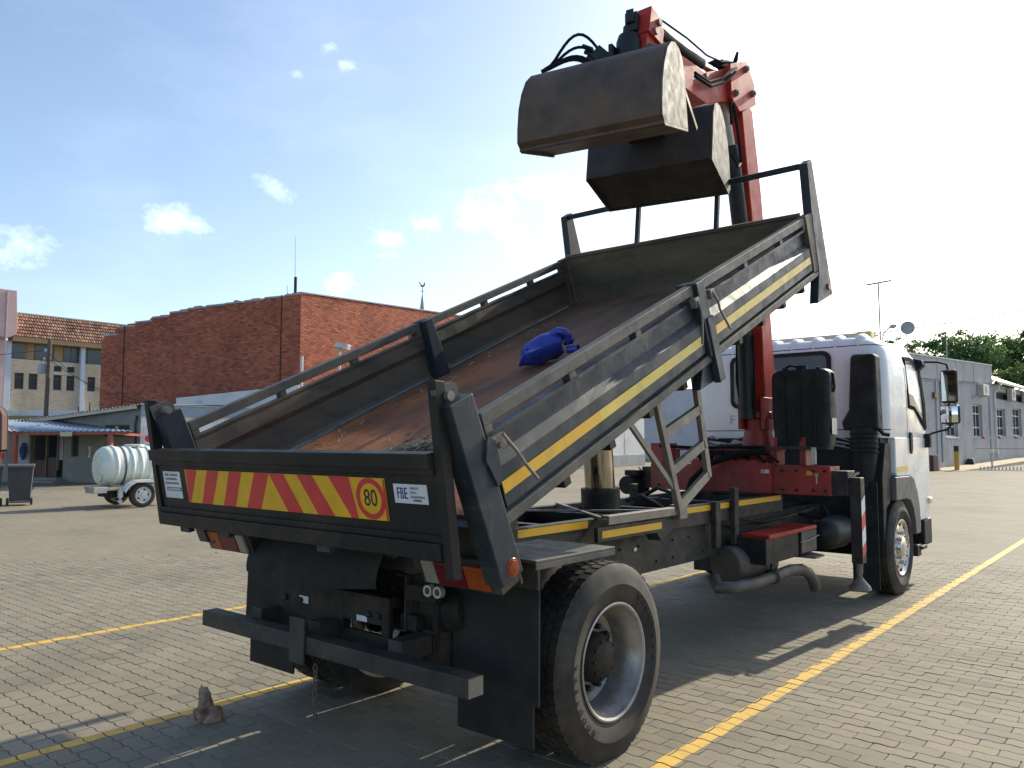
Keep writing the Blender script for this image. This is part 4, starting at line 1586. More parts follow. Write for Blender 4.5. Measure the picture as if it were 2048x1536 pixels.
b.prism([(5.46, 0.62), (5.46, 1.30), (5.60, 1.66), (5.80, 1.66), (5.80, 1.05), (5.58, 0.95), (5.52, 0.62)], 'x', 0.70, 1.10)
b.prism([(5.46, 0.62), (5.46, 1.30), (5.60, 1.66), (5.80, 1.66), (5.80, 1.05), (5.58, 0.95), (5.52, 0.62)], 'x', -1.10, -0.70)
b.box(-0.7, 0.7, 5.5, 7.2, 0.75, 1.28)
b.build('cab_underside', M['black'], truck, 0.01)
rn = random.Random(11)
b = MB()
for k in range(26):
    x = rn.uniform(-1.0, 0.7)
    z = rn.uniform(1.60, 1.71)
    b.tube([(x, 5.44, z), (x + rn.uniform(0.05, 0.2), 5.40, z + rn.uniform(-0.04, 0.04)), (x + rn.uniform(0.2, 0.4), 5.44, z + rn.uniform(-0.05, 0.03))], rn.uniform(0.007, 0.02), 6)
b.each('engine_pipe', M['rimsteel'], truck)
b = MB()
b.box(-1.0, 1.0, 7.30, 7.42, 0.45, 0.95)
b.build('front_bumper', M['white'], cab, 0.02)

# ---- loader crane behind the cab
b = MB()
b.box(-0.90, 1.02, 4.06, 4.34, 1.165, 1.44)
b.prism([(-0.60, 1.165), (-0.36, 1.50), (0.30, 1.50), (0.46, 1.43), (0.46, 1.165)], 'y', 4.02, 4.42)
b.box(-0.62, 0.52, 4.10, 4.14, 1.585, 1.60)
b.box(-0.62, -0.58, 4.10, 4.14, 1.44, 1.585)
b.box(-0.86, -0.70, 4.0, 4.30, 1.44, 1.66)
b.box(0.46, 0.50, 4.10, 4.30, 1.44, 1.72)
b.box(0.72, 0.78, 4.10, 4.30, 1.44, 1.72)
b.box(0.10, 0.14, 4.08, 4.16, 1.44, 1.54)
crb = b.build('crane_base', M['red_worn'], truck, 0.008)
b = MB()
b.box(-0.55, 1.0, 4.045, 4.055, 1.60, 1.63)
b.box(-0.44, 0.44, 3.95, 4.75, 1.156, 1.166)
b.build('base_plate', M['chassis'], crb, 0.003)
b = MB()
b.box(0.365, 0.445, 4.0175, 4.0195, 1.365, 1.40)
b.build('warning_sticker', M['sticker'], crb)
b = MB()
b.box(0.371, 0.405, 4.0167, 4.0172, 1.371, 1.394)
b.build('sticker_print', plain('pink_ink', (0.5, 0.25, 0.27), 0.5), crb)
b = MB()
b.box(0.800, 0.855, 4.0575, 4.0595, 1.355, 1.395)
b.build('hazard_sticker', M['sgn_yellow'], crb)
b = MB()
b.tube([(0.90, 4.04, 1.36), (0.90, 4.03, 1.28)], 0.007, 6)
b.box(0.885, 0.915, 4.03, 4.05, 1.345, 1.375)
b.build('lock_pin', M['galv'], crb)
b = MB()
b.lathe([(0.20, 1.44), (0.165, 1.62), (0.15, 1.70), (0.135, 1.78), (0.135, 1.90), (0.16, 1.915), (0.16, 1.97), (0.12, 2.0)], (0.225, 4.30, 0), (0, 0, 1), 28)
b.box(0.09, 0.13, 4.12, 4.42, 1.80, 2.12)
b.box(0.33, 0.37, 4.12, 4.42, 1.80, 2.12)
b.build('crane_column', M['red_worn'], truck, 0.006)
# main boom, leaning a little to the rear
b = MB()
b.prism([(4.22, 1.98), (4.47, 1.95), (4.50, 2.3), (4.24, 4.2), (4.05, 5.05), (3.88, 5.12), (3.78, 5.05), (3.86, 4.6), (4.16, 3.0), (4.20, 2.3)], 'x', 0.155, 0.345)
bm = b.build('main_boom', M['red'], truck, 0.01)
b = MB()
b.prism([(3.46, 4.98), (3.64, 4.90), (3.90, 5.02), (4.04, 5.10), (4.01, 5.30), (3.82, 5.48), (3.44, 5.31)], 'x', 0.11, 0.15)
b.prism([(3.46, 4.98), (3.64, 4.90), (3.90, 5.02), (4.04, 5.10), (4.01, 5.30), (3.82, 5.48), (3.44, 5.31)], 'x', 0.35, 0.39)
b.box(0.15, 0.35, 3.44, 3.52, 5.00, 5.31)
eb = b.build('elbow_plate', M['red'], bm, 0.006)
b = MB()
for y, z in ((3.54, 5.05), (3.94, 5.18), (3.79, 5.38)):
    b.cyl((0.08, y, z), (0.42, y, z), 0.035, n=14)
    b.cyl((0.42, y, z), (0.435, y, z), 0.022, n=6)
b.each('pivot_pin', M['steel_edge'], eb)
b = MB()
b.cyl((0.19, 4.13, 1.92), (0.19, 4.10, 2.80), 0.075, n=20)
b.cyl((0.19, 4.13, 1.90), (0.19, 4.13, 2.0), 0.085, n=20)
r1 = b.build('lift_ram', M['ramblack'], truck, 0, 40)
b = MB()
b.cyl((0.19, 4.10, 2.80), (0.20, 4.14, 3.25), 0.036, n=16)
b.build('ram_rod', M['chrome'], r1)
b = MB()
b.tube([(0.275, 4.10, 1.95), (0.285, 4.09, 2.2), (0.28, 4.09, 2.75)], 0.013, 6)
b.build('ram_hose', M['hose'], r1)
b = MB()
b.tube([(0.23, 4.12, 3.25), (0.235, 4.02, 3.55), (0.24, 3.77, 4.52), (0.24, 3.74, 4.62)], [0.055, 0.085, 0.078, 0.068], 20)
r2 = b.build('boom_ram', M['ramblack'], truck, 0, 40)
b = MB()
b.cyl((0.24, 3.74, 4.62), (0.25, 3.54, 5.06), 0.048, n=16)
b.build('ram_rod', M['galv'], r2)
b = MB()
b.tube([(0.33, 3.78, 4.45), (0.38, 3.62, 4.62), (0.40, 3.50, 4.85), (0.36, 3.52, 5.0)], 0.014, 6)
b.tube([(0.36, 3.55, 5.02), (0.40, 3.40, 4.86), (0.40, 3.42, 4.7)], 0.014, 6)
b.tube([(0.36, 3.70, 4.4), (0.42, 3.50, 4.3), (0.40, 3.40, 4.40)], 0.012, 6)
b.each('boom_hose', M['hose'], r2)
# outer boom reaching back over the tray
b = MB()
b.prism([(3.82, 5.08), (3.79, 5.28), (3.44, 5.27), (3.00, 5.08), (1.95, 5.06), (1.92, 4.80), (3.0, 4.78), (3.44, 4.95)], 'x', 0.155, 0.345)
ob = b.build('outer_boom', M['red'], truck, 0.008)
b = MB()
b.prism([(2.16, 4.99), (2.19, 5.13), (2.10, 5.24), (1.98, 5.27), (1.93, 5.04)], 'x', 0.13, 0.37)
b.build('boom_tip', M['red'], ob, 0.008)
b = MB()
for y, z in ((2.10, 5.17), (2.04, 5.07)):
    b.cyl((0.11, y, z), (0.39, y, z), 0.03, n=12)
b.cyl((0.345, 3.02, 5.05), (0.36, 3.02, 5.05), 0.03, n=8)
b.each('pivot_pin', M['steel_edge'], ob)
b = MB()
b.cyl((0.30, 2.14, 5.165), (0.30, 3.0, 5.17), 0.052, n=18)
er = b.build('extension_ram', M['ramblack'], ob, 0, 40)
b = MB()
b.cyl((0.30, 3.0, 5.17), (0.30, 3.30, 5.20), 0.034, n=14)
b.build('ram_rod', M['chrome'], er)
b = MB()
b.tube([(0.36, 2.12, 5.22), (0.37, 2.6, 5.235), (0.36, 3.0, 5.235), (0.34, 3.35, 5.31), (0.32, 3.64, 5.42)], 0.009, 6)
b.tube([(0.39, 2.7, 4.95), (0.40, 2.95, 4.95), (0.41, 3.2, 5.07), (0.41, 3.45, 5.25), (0.38, 3.6, 5.33)], 0.016, 6)
b.tube([(0.39, 2.7, 4.92), (0.405, 2.98, 4.92), (0.415, 3.25, 5.05), (0.415, 3.5, 5.24)], 0.016, 6)
b.tube([(0.2, 3.35, 5.33), (0.22, 3.45, 5.39), (0.3, 3.6, 5.41), (0.35, 3.74, 5.39)], 0.018, 6)
b.tube([(0.25, 3.80, 5.42), (0.28, 3.82, 5.53), (0.30, 3.82, 5.60)], [0.02, 0.022, 0.012], 8)
b.box(0.2, 0.33, 3.40, 3.60, 5.29, 5.36)
b.each('boom_hose', M['hose'], ob)
# oil tank standing on the crane base
b = MB()
vv, ff = [], []
lev = [(1.60, 0.25, 0.115), (1.68, 0.268, 0.125), (2.0, 0.285, 0.135), (2.30, 0.285, 0.135), (2.345, 0.275, 0.13), (2.375, 0.24, 0.11)]
for z, hx, hy in lev:
    vv += [(0.73 + p[0], 4.23 + p[1], z) for p in rrect(hx, -hy, hy, min(0.06, hy * 0.8), 5)]
nn_ = 20
for k in range(len(lev) - 1):
    for i in range(nn_):
        ff.append((k * nn_ + i, k * nn_ + (i + 1) % nn_, (k + 1) * nn_ + (i + 1) % nn_, (k + 1) * nn_ + i))
ff.append(list(range(nn_ - 1, -1, -1)))
ff.append(list(range((len(lev) - 1) * nn_, len(lev) * nn_)))
b = MB()
b.add(vv, ff, 0, True)
for x in (0.58, 0.73, 0.88):
    b.box(x - 0.012, x + 0.012, 4.088, 4.10, 1.68, 2.31)
ot = b.build('oil_tank', M['black'], truck, 0, 45)
b = MB()
b.lathe([(0.055, 0), (0.055, 0.05), (0.001, 0.055)], (0.72, 4.22, 2.37), (0, 0, 1), 16)
b.lathe([(0.03, 0), (0.03, 0.04), (0.001, 0.045)], (0.56, 4.22, 2.37), (0, 0, 1), 12)
b.lathe([(0.02, 0), (0.02, 0.04), (0.001, 0.045)], (0.88, 4.22, 2.36), (0, 0, 1), 12)
b.tube([(0.56, 4.22, 2.41), (0.62, 4.2, 2.425), (0.68, 4.2, 2.41)], 0.012, 6)
b.tube([(0.99, 4.22, 2.34), (1.02, 4.22, 2.33), (1.03, 4.22, 2.2), (1.02, 4.22, 2.15)], 0.012, 6)
b.build('tank_cap', M['black'], ot)
b = MB()
b.box(1.0165, 1.018, 4.16, 4.30, 1.745, 1.90)
b.build('tank_label', plain('pale_label', (0.52, 0.52, 0.44), 0.5), ot)
b = MB()
b.box(0.86, 0.90, 4.03, 4.05, 1.46, 1.62)
b.build('crane_plate', plain('pale_label2', (0.5, 0.5, 0.46), 0.5), crb)
b = MB()
for x in (-0.80, -0.62, 0.56, 0.70, 0.86, 0.97):
    for z in (1.21, 1.395):
        b.cyl((x, 4.045, z), (x, 4.06, z), 0.014, n=6)
b.each('flange_bolt', M['grime'], crb)
b = MB()
for k in range(5):
    xo = -0.30 + 0.13 * k
    b.tube([(xo, 4.06, 1.44), (xo + 0.02, 4.0, 1.53), (xo + 0.10, 3.99, 1.57), (xo + 0.22, 4.02, 1.55), (xo + 0.30, 4.08, 1.47)], 0.013, 6)
b.tube([(0.13, 4.20, 1.9), (0.10, 4.12, 2.3), (0.115, 4.14, 3.1), (0.11, 4.08, 4.2), (0.10, 3.85, 4.95)], 0.014, 6)
b.tube([(0.10, 4.22, 1.9), (0.07, 4.16, 2.3), (0.085, 4.17, 3.1), (0.08, 4.10, 4.2), (0.07, 3.88, 4.95)], 0.014, 6)
b.each('crane_hose', M['hose'], truck)
b = MB()
for k in range(4):
    b.box(-0.22 + k * 0.11, -0.15 + k * 0.11, 3.99, 4.06, 1.50, 1.585)
b.each('valve_block', M['grime'], crb, 0.006)
# stabiliser legs
for sx in (-1, 1):
    xl = 1.215 if sx > 0 else -1.08
    b = MB()
    b.box(*sorted((sx * 0.88, xl - sx * 0.05)), 4.10, 4.32, 1.17, 1.40)
    b.box(xl - 0.05, xl + 0.05, 4.14, 4.26, 0.55, 1.34)
    lg = b.build('stabiliser_leg', M['chassis'], truck, 0.006)
    b = MB()
    b.cyl((xl, 4.20, 0.46), (xl, 4.20, 0.56), 0.032, n=12)
    b.cyl((xl, 4.20, 0.40), (xl, 4.20, 0.50), 0.024, n=12)
    b.lathe([(0.028, 0.42), (0.04, 0.40), (0.095, 0.335), (0.10, 0.31), (0.001, 0.305)], (xl, 4.20, 0), (0, 0, 1), 20)
    b.build('leg_foot', M['steel_edge'], lg)
    b = MB()
    b.tube([(xl - 0.02 * sx, 4.15, 1.345), (xl + 0.0 * sx, 4.15, 1.37), (xl + 0.03 * sx, 4.17, 1.385)], 0.012, 6)
    b.build('leg_catch', M['galv'], lg)
    if sx > 0:
        z0 = 0.60
        zs = [(0.60, 0.70, 'sgn_red'), (0.70, 0.84, 'plaster_white'), (0.84, 0.98, 'sgn_red'), (0.98, 1.12, 'plaster_white')]
        for a0, a1, mm in zs:
            b = MB()
            b.add([(xl + 0.0515, 4.145, a0), (xl + 0.0515, 4.255, a0 + 0.06), (xl + 0.0515, 4.255, a1 + 0.06), (xl + 0.0515, 4.145, a1)], [(0, 1, 2, 3)])
            b.add([(xl - 0.048, 4.1385, a0 - 0.03), (xl + 0.048, 4.1385, a0 + 0.0), (xl + 0.048, 4.1385, a1), (xl - 0.048, 4.1385, a1 - 0.03)], [(0, 1, 2, 3)]) if False else None
            b.build('leg_stripe', M[mm], lg)
    else:
        b = MB()
        b.lathe([(0.001, -0.14), (0.10, -0.13), (0.10, 0.13), (0.001, 0.14)], (-1.12, 4.05, 1.20), (0, 1, 0), 16)
        b.box(-1.18, -1.02, 3.98, 4.12, 1.30, 1.36)
        b.build('control_valve', M['grime'], lg)
# hoses that loop over the crane base
b = MB()
b.tube([(0.42, 4.0, 1.58), (0.20, 3.92, 1.56), (-0.10, 3.88, 1.46), (-0.30, 3.86, 1.28), (-0.38, 3.9, 1.12)], 0.034, 10)
b.tube([(0.95, 4.0, 1.10), (1.0, 4.02, 1.0), (0.9, 4.1, 0.95), (0.7, 4.1, 0.98)], 0.018, 8)
b.tube([(0.40, 4.03, 1.62), (0.1, 3.98, 1.62), (-0.3, 3.98, 1.61), (-0.75, 4.0, 1.63)], 0.016, 8)
b.each('crane_hose', M['hose'], truck)

# ================================================================== GRAB BUCKET
A11 = R(11)
bo = (0.18, 1.97, 4.62)
grab = thing('clamshell_bucket', 'open rusty clamshell grab bucket hanging from the crane above the tray', 'bucket', bo, A11)
near = [(-0.34, 4.03), (-0.90, 3.885), (-0.955, 3.93), (-0.955, 4.03), (-0.935, 4.20), (-0.89, 4.34), (-0.82, 4.465), (-0.73, 4.55), (-0.64, 4.585), (-0.54, 4.58), (-0.46, 4.535), (-0.41, 4.44), (-0.38, 4.25)]
near = [(p[0], p[1] - 4.62) for p in near]
HW = 0.555


def shell(profile, sgn, mat):
    pr_ = [(sgn * p[0], p[1]) for p in profile]
    out_ = pr_[1:]          # the sheet leaves the mouth edge (pr[0] to pr[1]) open
    b_ = MB()
    k = len(out_)
    th = 0.012
    cx = sum(p[0] for p in pr_) / len(pr_)
    cz = sum(p[1] for p in pr_) / len(pr_)
    path = out_ + [pr_[0], (pr_[0][0] * 0.5 + pr_[1][0] * 0.5, pr_[0][1] * 0.5 + pr_[1][1] * 0.5 + 0.012), (pr_[1][0] - sgn * 0.02 * (-1 if pr_[1][0] < 0 else 1) * sgn, pr_[1][1] + 0.008)]
    k = len(path)
    inner_ = []
    for p in path:
        d = Vector((cx - p[0], cz - p[1])).normalized() * th
        inner_.append((p[0] + d.x, p[1] + d.y))
    vv_ = [(-HW, p[0], p[1]) for p in path] + [(HW, p[0], p[1]) for p in path] + [(-HW, p[0], p[1]) for p in inner_] + [(HW, p[0], p[1]) for p in inner_]
    ff_ = []
    for i in range(k - 1):
        ff_.append((i, i + 1, k + i + 1, k + i))
        ff_.append((2 * k + i, 3 * k + i, 3 * k + i + 1, 2 * k + i + 1))
    ff_ += [(0, k, 3 * k, 2 * k), (k - 1, 3 * k - 1, 4 * k - 1, 2 * k - 1)]
    b_.add(vv_, ff_, 0, True)
    o_ = b_.build('bucket_shell', mat, grab, 0, 32)
    for s_ in (-1, 1):
        c_ = MB()
        c_.prism(pr_, 'x', s_ * (HW + 0.0015), s_ * (HW + 0.016))
        c_.build('shell_cheek', M['bucket_cap'], o_, 0.003)
    l_ = MB()
    a, c2 = pr_[1], pr_[2]
    dv = Vector((pr_[0][0] - a[0], pr_[0][1] - a[1])).normalized()
    l_.bar((-HW - 0.016, a[0] - sgn * 0.006, a[1] + 0.03), (HW + 0.016, a[0] - sgn * 0.006, a[1] + 0.03), 0.022, 0.075)
    for s_ in (-1, 1):
        p0 = Vector((s_ * (HW + 0.005), a[0], a[1]))
        p1 = Vector((s_ * (HW + 0.005), pr_[0][0], pr_[0][1]))
        l_.bar(p0, p1, 0.022, 0.03)
    l_.box(-HW + 0.14, -HW + 0.20, a[0] + (0.0 if sgn > 0 else -0.2), a[0] + (0.2 if sgn > 0 else 0), a[1] + 0.015, a[1] + 0.07) if False else None
    l_.build('cutting_edge', mat, o_, 0.004)
    return o_


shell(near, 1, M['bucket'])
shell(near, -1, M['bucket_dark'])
b = MB()
b.box(-0.14, 0.14, -0.34, 0.34, -0.16, 0.02)
for sx in (-0.16, 0.16):
    b.prism([(-0.50, -0.12), (-0.40, -0.32), (0.40, -0.32), (0.50, -0.12), (0.2, 0.14), (-0.2, 0.14)], 'x', sx - 0.012, sx + 0.012)
b.bar((HW - 0.05, -0.45, -0.10), (HW - 0.05, 0.10, -0.42), 0.03, 0.05)
b.bar((0.10, -0.30, -0.02), (0.36, -0.46, 0.03), 0.10, 0.12)
b.build('grab_frame', M['bucket'], grab, 0.006)
b = MB()
b.lathe([(0.001, 0.06), (0.07, 0.06), (0.10, 0.16), (0.105, 0.20), (0.105, 0.36), (0.085, 0.42), (0.05, 0.43), (0.045, 0.50), (0.001, 0.50)], (0.0, -0.06, 0), (0, 0, 1), 22)
b.box(-0.02, 0.085, -0.10, 0.06, 0.44, 0.60)
b.box(0.0, 0.07, -0.13, -0.09, 0.50, 0.61)
b.box(-0.13, -0.09, -0.2, 0.05, 0.10, 0.32)
b.build('rotator', M['ramblack'], grab, 0.008)
b = MB()
b.bar((-0.06, -0.1, 0.10), (-0.26, -0.16, 0.30), 0.09, 0.11)
for k in range(4):
    p = Vector((-0.22 - 0.02 * k, -0.16, 0.16 + 0.055 * k))
    b.cyl(p, p + Vector((-0.09, -0.01, 0.05)), 0.02, n=8)
b.build('hose_manifold', M['ramblack'], grab, 0.004)
b = MB()
for p0, p1, dz, yy in (((-0.24, -0.17, 0.33), (-0.64, -0.40, 0.12), 0.17, 0.0), ((-0.24, -0.17, 0.27), (-0.64, -0.40, 0.12), 0.10, 0.0)):
    pth = []
    for i in range(13):
        t = i / 12
        pth.append((p0[0] + (p1[0] - p0[0]) * t, p0[1] + (p1[1] - p0[1]) * t, p0[2] + (p1[2] - p0[2]) * t ** 1.6 + dz * math.sin(math.pi * min(1, t * 1.25)) * (1 - t * 0.3)))
    b.tube(pth, 0.013, 8)
for p1, dz in (((-0.16, -0.36, 0.03), 0.10), ((-0.12, -0.34, 0.0), 0.14)):
    p0 = (-0.64, -0.40, 0.12)
    pth = []
    for i in range(13):
        t = i / 12
        pth.append((p0[0] + (p1[0] - p0[0]) * t, p0[1] + (p1[1] - p0[1]) * t, p0[2] + (p1[2] - p0[2]) * t + dz * math.sin(math.pi * t ** 1.3)))
    b.tube(pth, 0.016, 8)
b.each('grab_hose', M['hose'], grab)

# ================================================================== LOOSE THINGS ON THE TRAY
# crumpled blue can: a folded flat body, rounded shoulder, handle and spout


def tp_(x, u, w):
    return TM @ Vector((x, u, w))


can = thing('plastic_can', 'crumpled blue plastic jerrycan lying on the rusty tray floor', 'jerrycan', tp_(-0.16, 2.02, 1.603))
can.rotation_euler = (T_, 0, R(28))
can.scale = (0.64, 0.68, 0.62)
b = MB()
vv, ff = [], []
secs = [(-0.26, 0.10, 0.07, 0.07, 0.0), (-0.22, 0.15, 0.12, 0.11, 0.03), (-0.12, 0.18, 0.16, 0.14, 0.05), (0.0, 0.18, 0.18, 0.18, 0.05), (0.12, 0.16, 0.17, 0.22, 0.02), (0.19, 0.14, 0.14, 0.245, 0.0), (0.22, 0.11, 0.11, 0.25, 0.0)]
m_ = 22
for (x, hy, hz, zc, fold) in secs:
    for j in range(m_):
        a = 2 * math.pi * j / m_
        ca, sa = math.cos(a), math.sin(a)
        sq = 1 / max(abs(ca), abs(sa)) ** 0.55
        crease = 1 - 0.50 * math.exp(-((a - 2.2 - x) / 0.30) ** 2) * (1 if x < 0.05 else 0.3) - 0.30 * math.exp(-((a - 4.6 + 2 * x) / 0.35) ** 2) + 0.05 * math.sin(a * 5 + x * 20)
        y = hy * ca * sq * crease + fold * math.sin(a * 2)
        z = max(zc + hz * sa * sq * crease, 0.0)
        vv.append((x + 0.03 * math.sin(a * 3), y, z))
for k in range(len(secs) - 1):
    for j in range(m_):
        ff.append((k * m_ + j, k * m_ + (j + 1) % m_, (k + 1) * m_ + (j + 1) % m_, (k + 1) * m_ + j))
ff.append(list(range(m_ - 1, -1, -1)))
ff.append(list(range((len(secs) - 1) * m_, len(secs) * m_)))
b.add(vv, ff, 0, True)
b.build('can_body', M['blue_can'], can, 0, 50)
b = MB()
b.tube([(0.10, -0.02, 0.37), (0.19, -0.02, 0.415), (0.27, -0.02, 0.40), (0.31, -0.02, 0.34), (0.29, -0.02, 0.27)], [0.045, 0.05, 0.048, 0.045, 0.04], 10)
b.tube([(0.24, 0.02, 0.24), (0.33, 0.03, 0.25), (0.36, 0.0, 0.30)], 0.022, 8)
b.build('can_handle', M['blue_can'], can, 0, 60)
b = MB()
b.lathe([(0.045, -0.05), (0.045, 0.06), (0.055, 0.06), (0.055, 0.09), (0.042, 0.09), (0.036, 0.0)], (0.34, -0.08, 0.20), (1, -0.25, 0.15), 18)
b.build('spout', M['blue_can'], can, 0, 40)
# gaping folded bottom with a thick lip
b = MB()
lip = []
for j in range(15):
    a = 2 * math.pi * j / 14
    lip.append((-0.245 + 0.05 * math.sin(a), 0.115 * math.cos(a) - 0.01, 0.105 + 0.10 * math.sin(a) * (1 - 0.35 * math.cos(a))))
b.tube(lip, 0.022, 8, False)
b.build('folded_lip', M['blue_can'], can, 0, 60)
b = MB()
b.poly([(p[0] - 0.004, p[1] * 0.9, 0.105 + (p[2] - 0.105) * 0.9) for p in lip[:-1]])
b.build('can_opening', M['dark'], can)
b = MB()
fold = []
for j in range(9):
    t = j / 8
    fold.append((-0.22 + 0.36 * t, 0.17 + 0.03 * math.sin(3 * t), 0.06 + 0.20 * math.sin(math.pi * 0.5 * t)))
b.tube(fold, [0.03, 0.045, 0.055, 0.06, 0.06, 0.055, 0.05, 0.04, 0.025], 8)
b.build('can_fold', M['blue_can'], can, 0, 60)

rn = random.Random(21)
b = MB(TM)
for k in range(1150):
    g = rn.random()
    if k < 1040:
        x, u = rn.gauss(0.20, 0.19), 0.34 + abs(rn.gauss(0, 0.07)) - 0.04
        w_ = 1.603 + max(0, 0.085 * (1 - abs(x - 0.22) / 0.5)) * rn.random()
    elif k < 1075:
        x, u, w_ = rn.gauss(0.1, 0.35), rn.uniform(0.2, 1.3), 1.603
    else:
        x, u, w_ = rn.gauss(-1.02, 0.06), rn.uniform(-0.1, 3.4), 1.604
    if abs(x) > 1.17 or u < -0.25:
        continue
    L = rn.uniform(0.02, 0.075)
    a = rn.uniform(0, math.pi)
    p = Vector((x, u, w_))
    d = Vector((math.cos(a) * L, math.sin(a) * L, rn.uniform(-0.2, 0.35) * L))
    b.bar(p - d / 2, p + d / 2, 0.006, 0.004)
st_ = b.build('straw_litter', M['straw'], None)
st_['kind'] = 'stuff'
tag(st_, 'dry straw and plant litter heaped on the tray floor behind the tailgate', 'litter')

b = MB()
rn = random.Random(8)
vv = []
n_ = 9
levels = [(0.0, 0.115, 0.0, 0.0), (0.035, 0.125, 0.0, 0.0), (0.075, 0.10, -0.012, 0.0), (0.105, 0.062, -0.035, 0.01), (0.16, 0.052, -0.05, 0.012), (0.215, 0.045, -0.058, 0.01), (0.245, 0.024, -0.05, 0.0)]
for z, r_, ox, oy in levels:
    for i in range(n_):
        a = 2 * math.pi * i / n_ + z * 2
        k = 1 + 0.34 * math.sin(a * 2 + z * 9) + rn.gauss(0, 0.13)
        vv.append((ox + r_ * k * math.cos(a), oy + 0.8 * r_ * k * math.sin(a), max(0, z + rn.gauss(0, 0.011) * (z > 0))))
ff = [(k * n_ + i, k * n_ + (i + 1) % n_, (k + 1) * n_ + (i + 1) % n_, (k + 1) * n_ + i) for k in range(6) for i in range(n_)] + [list(range(6 * n_, 7 * n_)), list(range(n_ - 1, -1, -1))]
b.add(vv, ff)
rk = b.build('broken_brick', worn('broken_brick_clay', (0.15, 0.045, 0.032), (0.26, 0.17, 0.11), 13, 0.9, 0, (0.46, 0.40, 0.30), 0.5, 9, 0.8, None, 0.7, None, 45), None)
rk.location = (-1.0, -1.02, 0)
rk.rotation_euler = (0, 0, R(35))
rk.scale = (0.60, 0.60, 0.80)
tag(rk, 'chunk of broken brick on the paving behind the truck', 'brick')
# ================================================================== BUILDINGS
def brick_field(name, parent, mat, M_, s0, s1, ztop, zbot, holes=(), L=0.232, H=0.0785, gap=0.010, depth=0.03, proud=0.012, seed=1, y=0.0):
    """courses of separate bricks laid on a wall plane (local x along, z up, outward -y)"""
    rn_ = random.Random(seed)
    vv_, ff_ = [], []
    z = min(zbot(s0), zbot(s1), zbot((s0 + s1) / 2))
    zmax = max(ztop(s0), ztop(s1), ztop((s0 + s1) / 2), ztop(s0 + (s1 - s0) * 0.3)) + 0.2
    row = 0
    while z < zmax:
        x = s0 - (L / 2 if row % 2 else 0)
        while x < s1:
            xa, xb = max(x, s0), min(x + L - gap, s1)
            xm = (xa + xb) / 2
            ok = xb - xa > 0.03 and zbot(xm) <= z + H * 0.5 <= ztop(xm)
            if ok:
                for (ha, hb, hc, hd) in holes:
                    if xb > ha and xa < hb and z + H > hc and z < hd:
                        ok = False
                        break
            if ok:
                o_ = y - proud + rn_.uniform(-0.004, 0.004)
                z0, z1_ = z + rn_.uniform(-0.003, 0.003), z + H - gap + rn_.uniform(-0.003, 0.003)
                k = len(vv_)
                vv_ += [(xa, o_, z0), (xb, o_, z0), (xb, o_, z1_), (xa, o_, z1_), (xa, o_ + depth, z0), (xb, o_ + depth, z0), (xb, o_ + depth, z1_), (xa, o_ + depth, z1_)]
                ff_ += [(k, k + 1, k + 2, k + 3), (k, k + 4, k + 5, k + 1), (k + 1, k + 5, k + 6, k + 2), (k + 2, k + 6, k + 7, k + 3), (k + 3, k + 7, k + 4, k)]
            x += L
        z += H
        row += 1
    b_ = MB(M_)
    b_.add(vv_, ff_)
    o_ = b_.build(name, mat, parent, 0, kind='stuff')
    return o_


def window(parent, M_, x0, x1, z0, z1, y=0.0, bars=(), hbars=(), frame_mat='frame_brown', glass_mat='glass_dark', fw=0.05, sill=None, inset=0.10):
    """a frame set back into the wall face (face at y, inside is +y)"""
    b_ = MB(M_)
    yo = y + inset
    b_.box(x0, x0 + fw, yo - 0.03, yo + 0.03, z0, z1)
    b_.box(x1 - fw, x1, yo - 0.03, yo + 0.03, z0, z1)
    b_.box(x0 + fw, x1 - fw, yo - 0.03, yo + 0.03, z0, z0 + fw)
    b_.box(x0 + fw, x1 - fw, yo - 0.03, yo + 0.03, z1 - fw, z1)
    for t in bars:
        xx = x0 + (x1 - x0) * t
        b_.box(xx - fw * 0.4, xx + fw * 0.4, yo - 0.028, yo + 0.028, z0 + fw, z1 - fw)
    for t in hbars:
        zz = z0 + (z1 - z0) * t
        b_.box(x0 + fw, x1 - fw, yo - 0.026, yo + 0.026, zz - fw * 0.4, zz + fw * 0.4)
    w_ = b_.build('window', M[frame_mat], parent)
    b_ = MB(M_)
    b_.box(x0 + fw * 0.5, x1 - fw * 0.5, yo - 0.006, yo + 0.006, z0 + fw * 0.5, z1 - fw * 0.5)
    b_.build('pane', M[glass_mat], w_)
    if sill:
        b_ = MB(M_)
        b_.box(x0 - 0.08, x1 + 0.08, y - 0.09, y + 0.05, z0 - 0.10, z0 - 0.005)
        b_.build('sill', M[sill], w_, 0.01)
    return w_


def wall_with_holes(M_, x0, x1, z0, ztop_, y0, y1, holes, mat, name, parent, slope=0.0):
    """solid wall cut round its openings"""
    b_ = MB(M_)
    xs = sorted(set([x0, x1] + [h[0] for h in holes] + [h[1] for h in holes]))
    for a, c_ in zip(xs, xs[1:]):
        hs = sorted([(h[2], h[3]) for h in holes if h[0] < (a + c_) / 2 < h[1]])
        z = z0
        for h0, h1 in hs:
            if h0 > z:
                b_.box(a, c_, y0, y1, z, h0)
            z = h1
        b_.prism([(a, z), (c_, z), (c_, ztop_ + slope * (c_ - x0)), (a, ztop_ + slope * (a - x0))], 'y', y0, y1)
    return b_.build(name, M[mat], parent)


# ---- tiled and pale brick facade far left
FA = thing('office_block', 'pale brick building with brown tiled mansard, pink tower fin and blue-grey glazing', 'building', (-54.08, 15.32, 0), math.atan2(0.984, 0.18) + R(12))
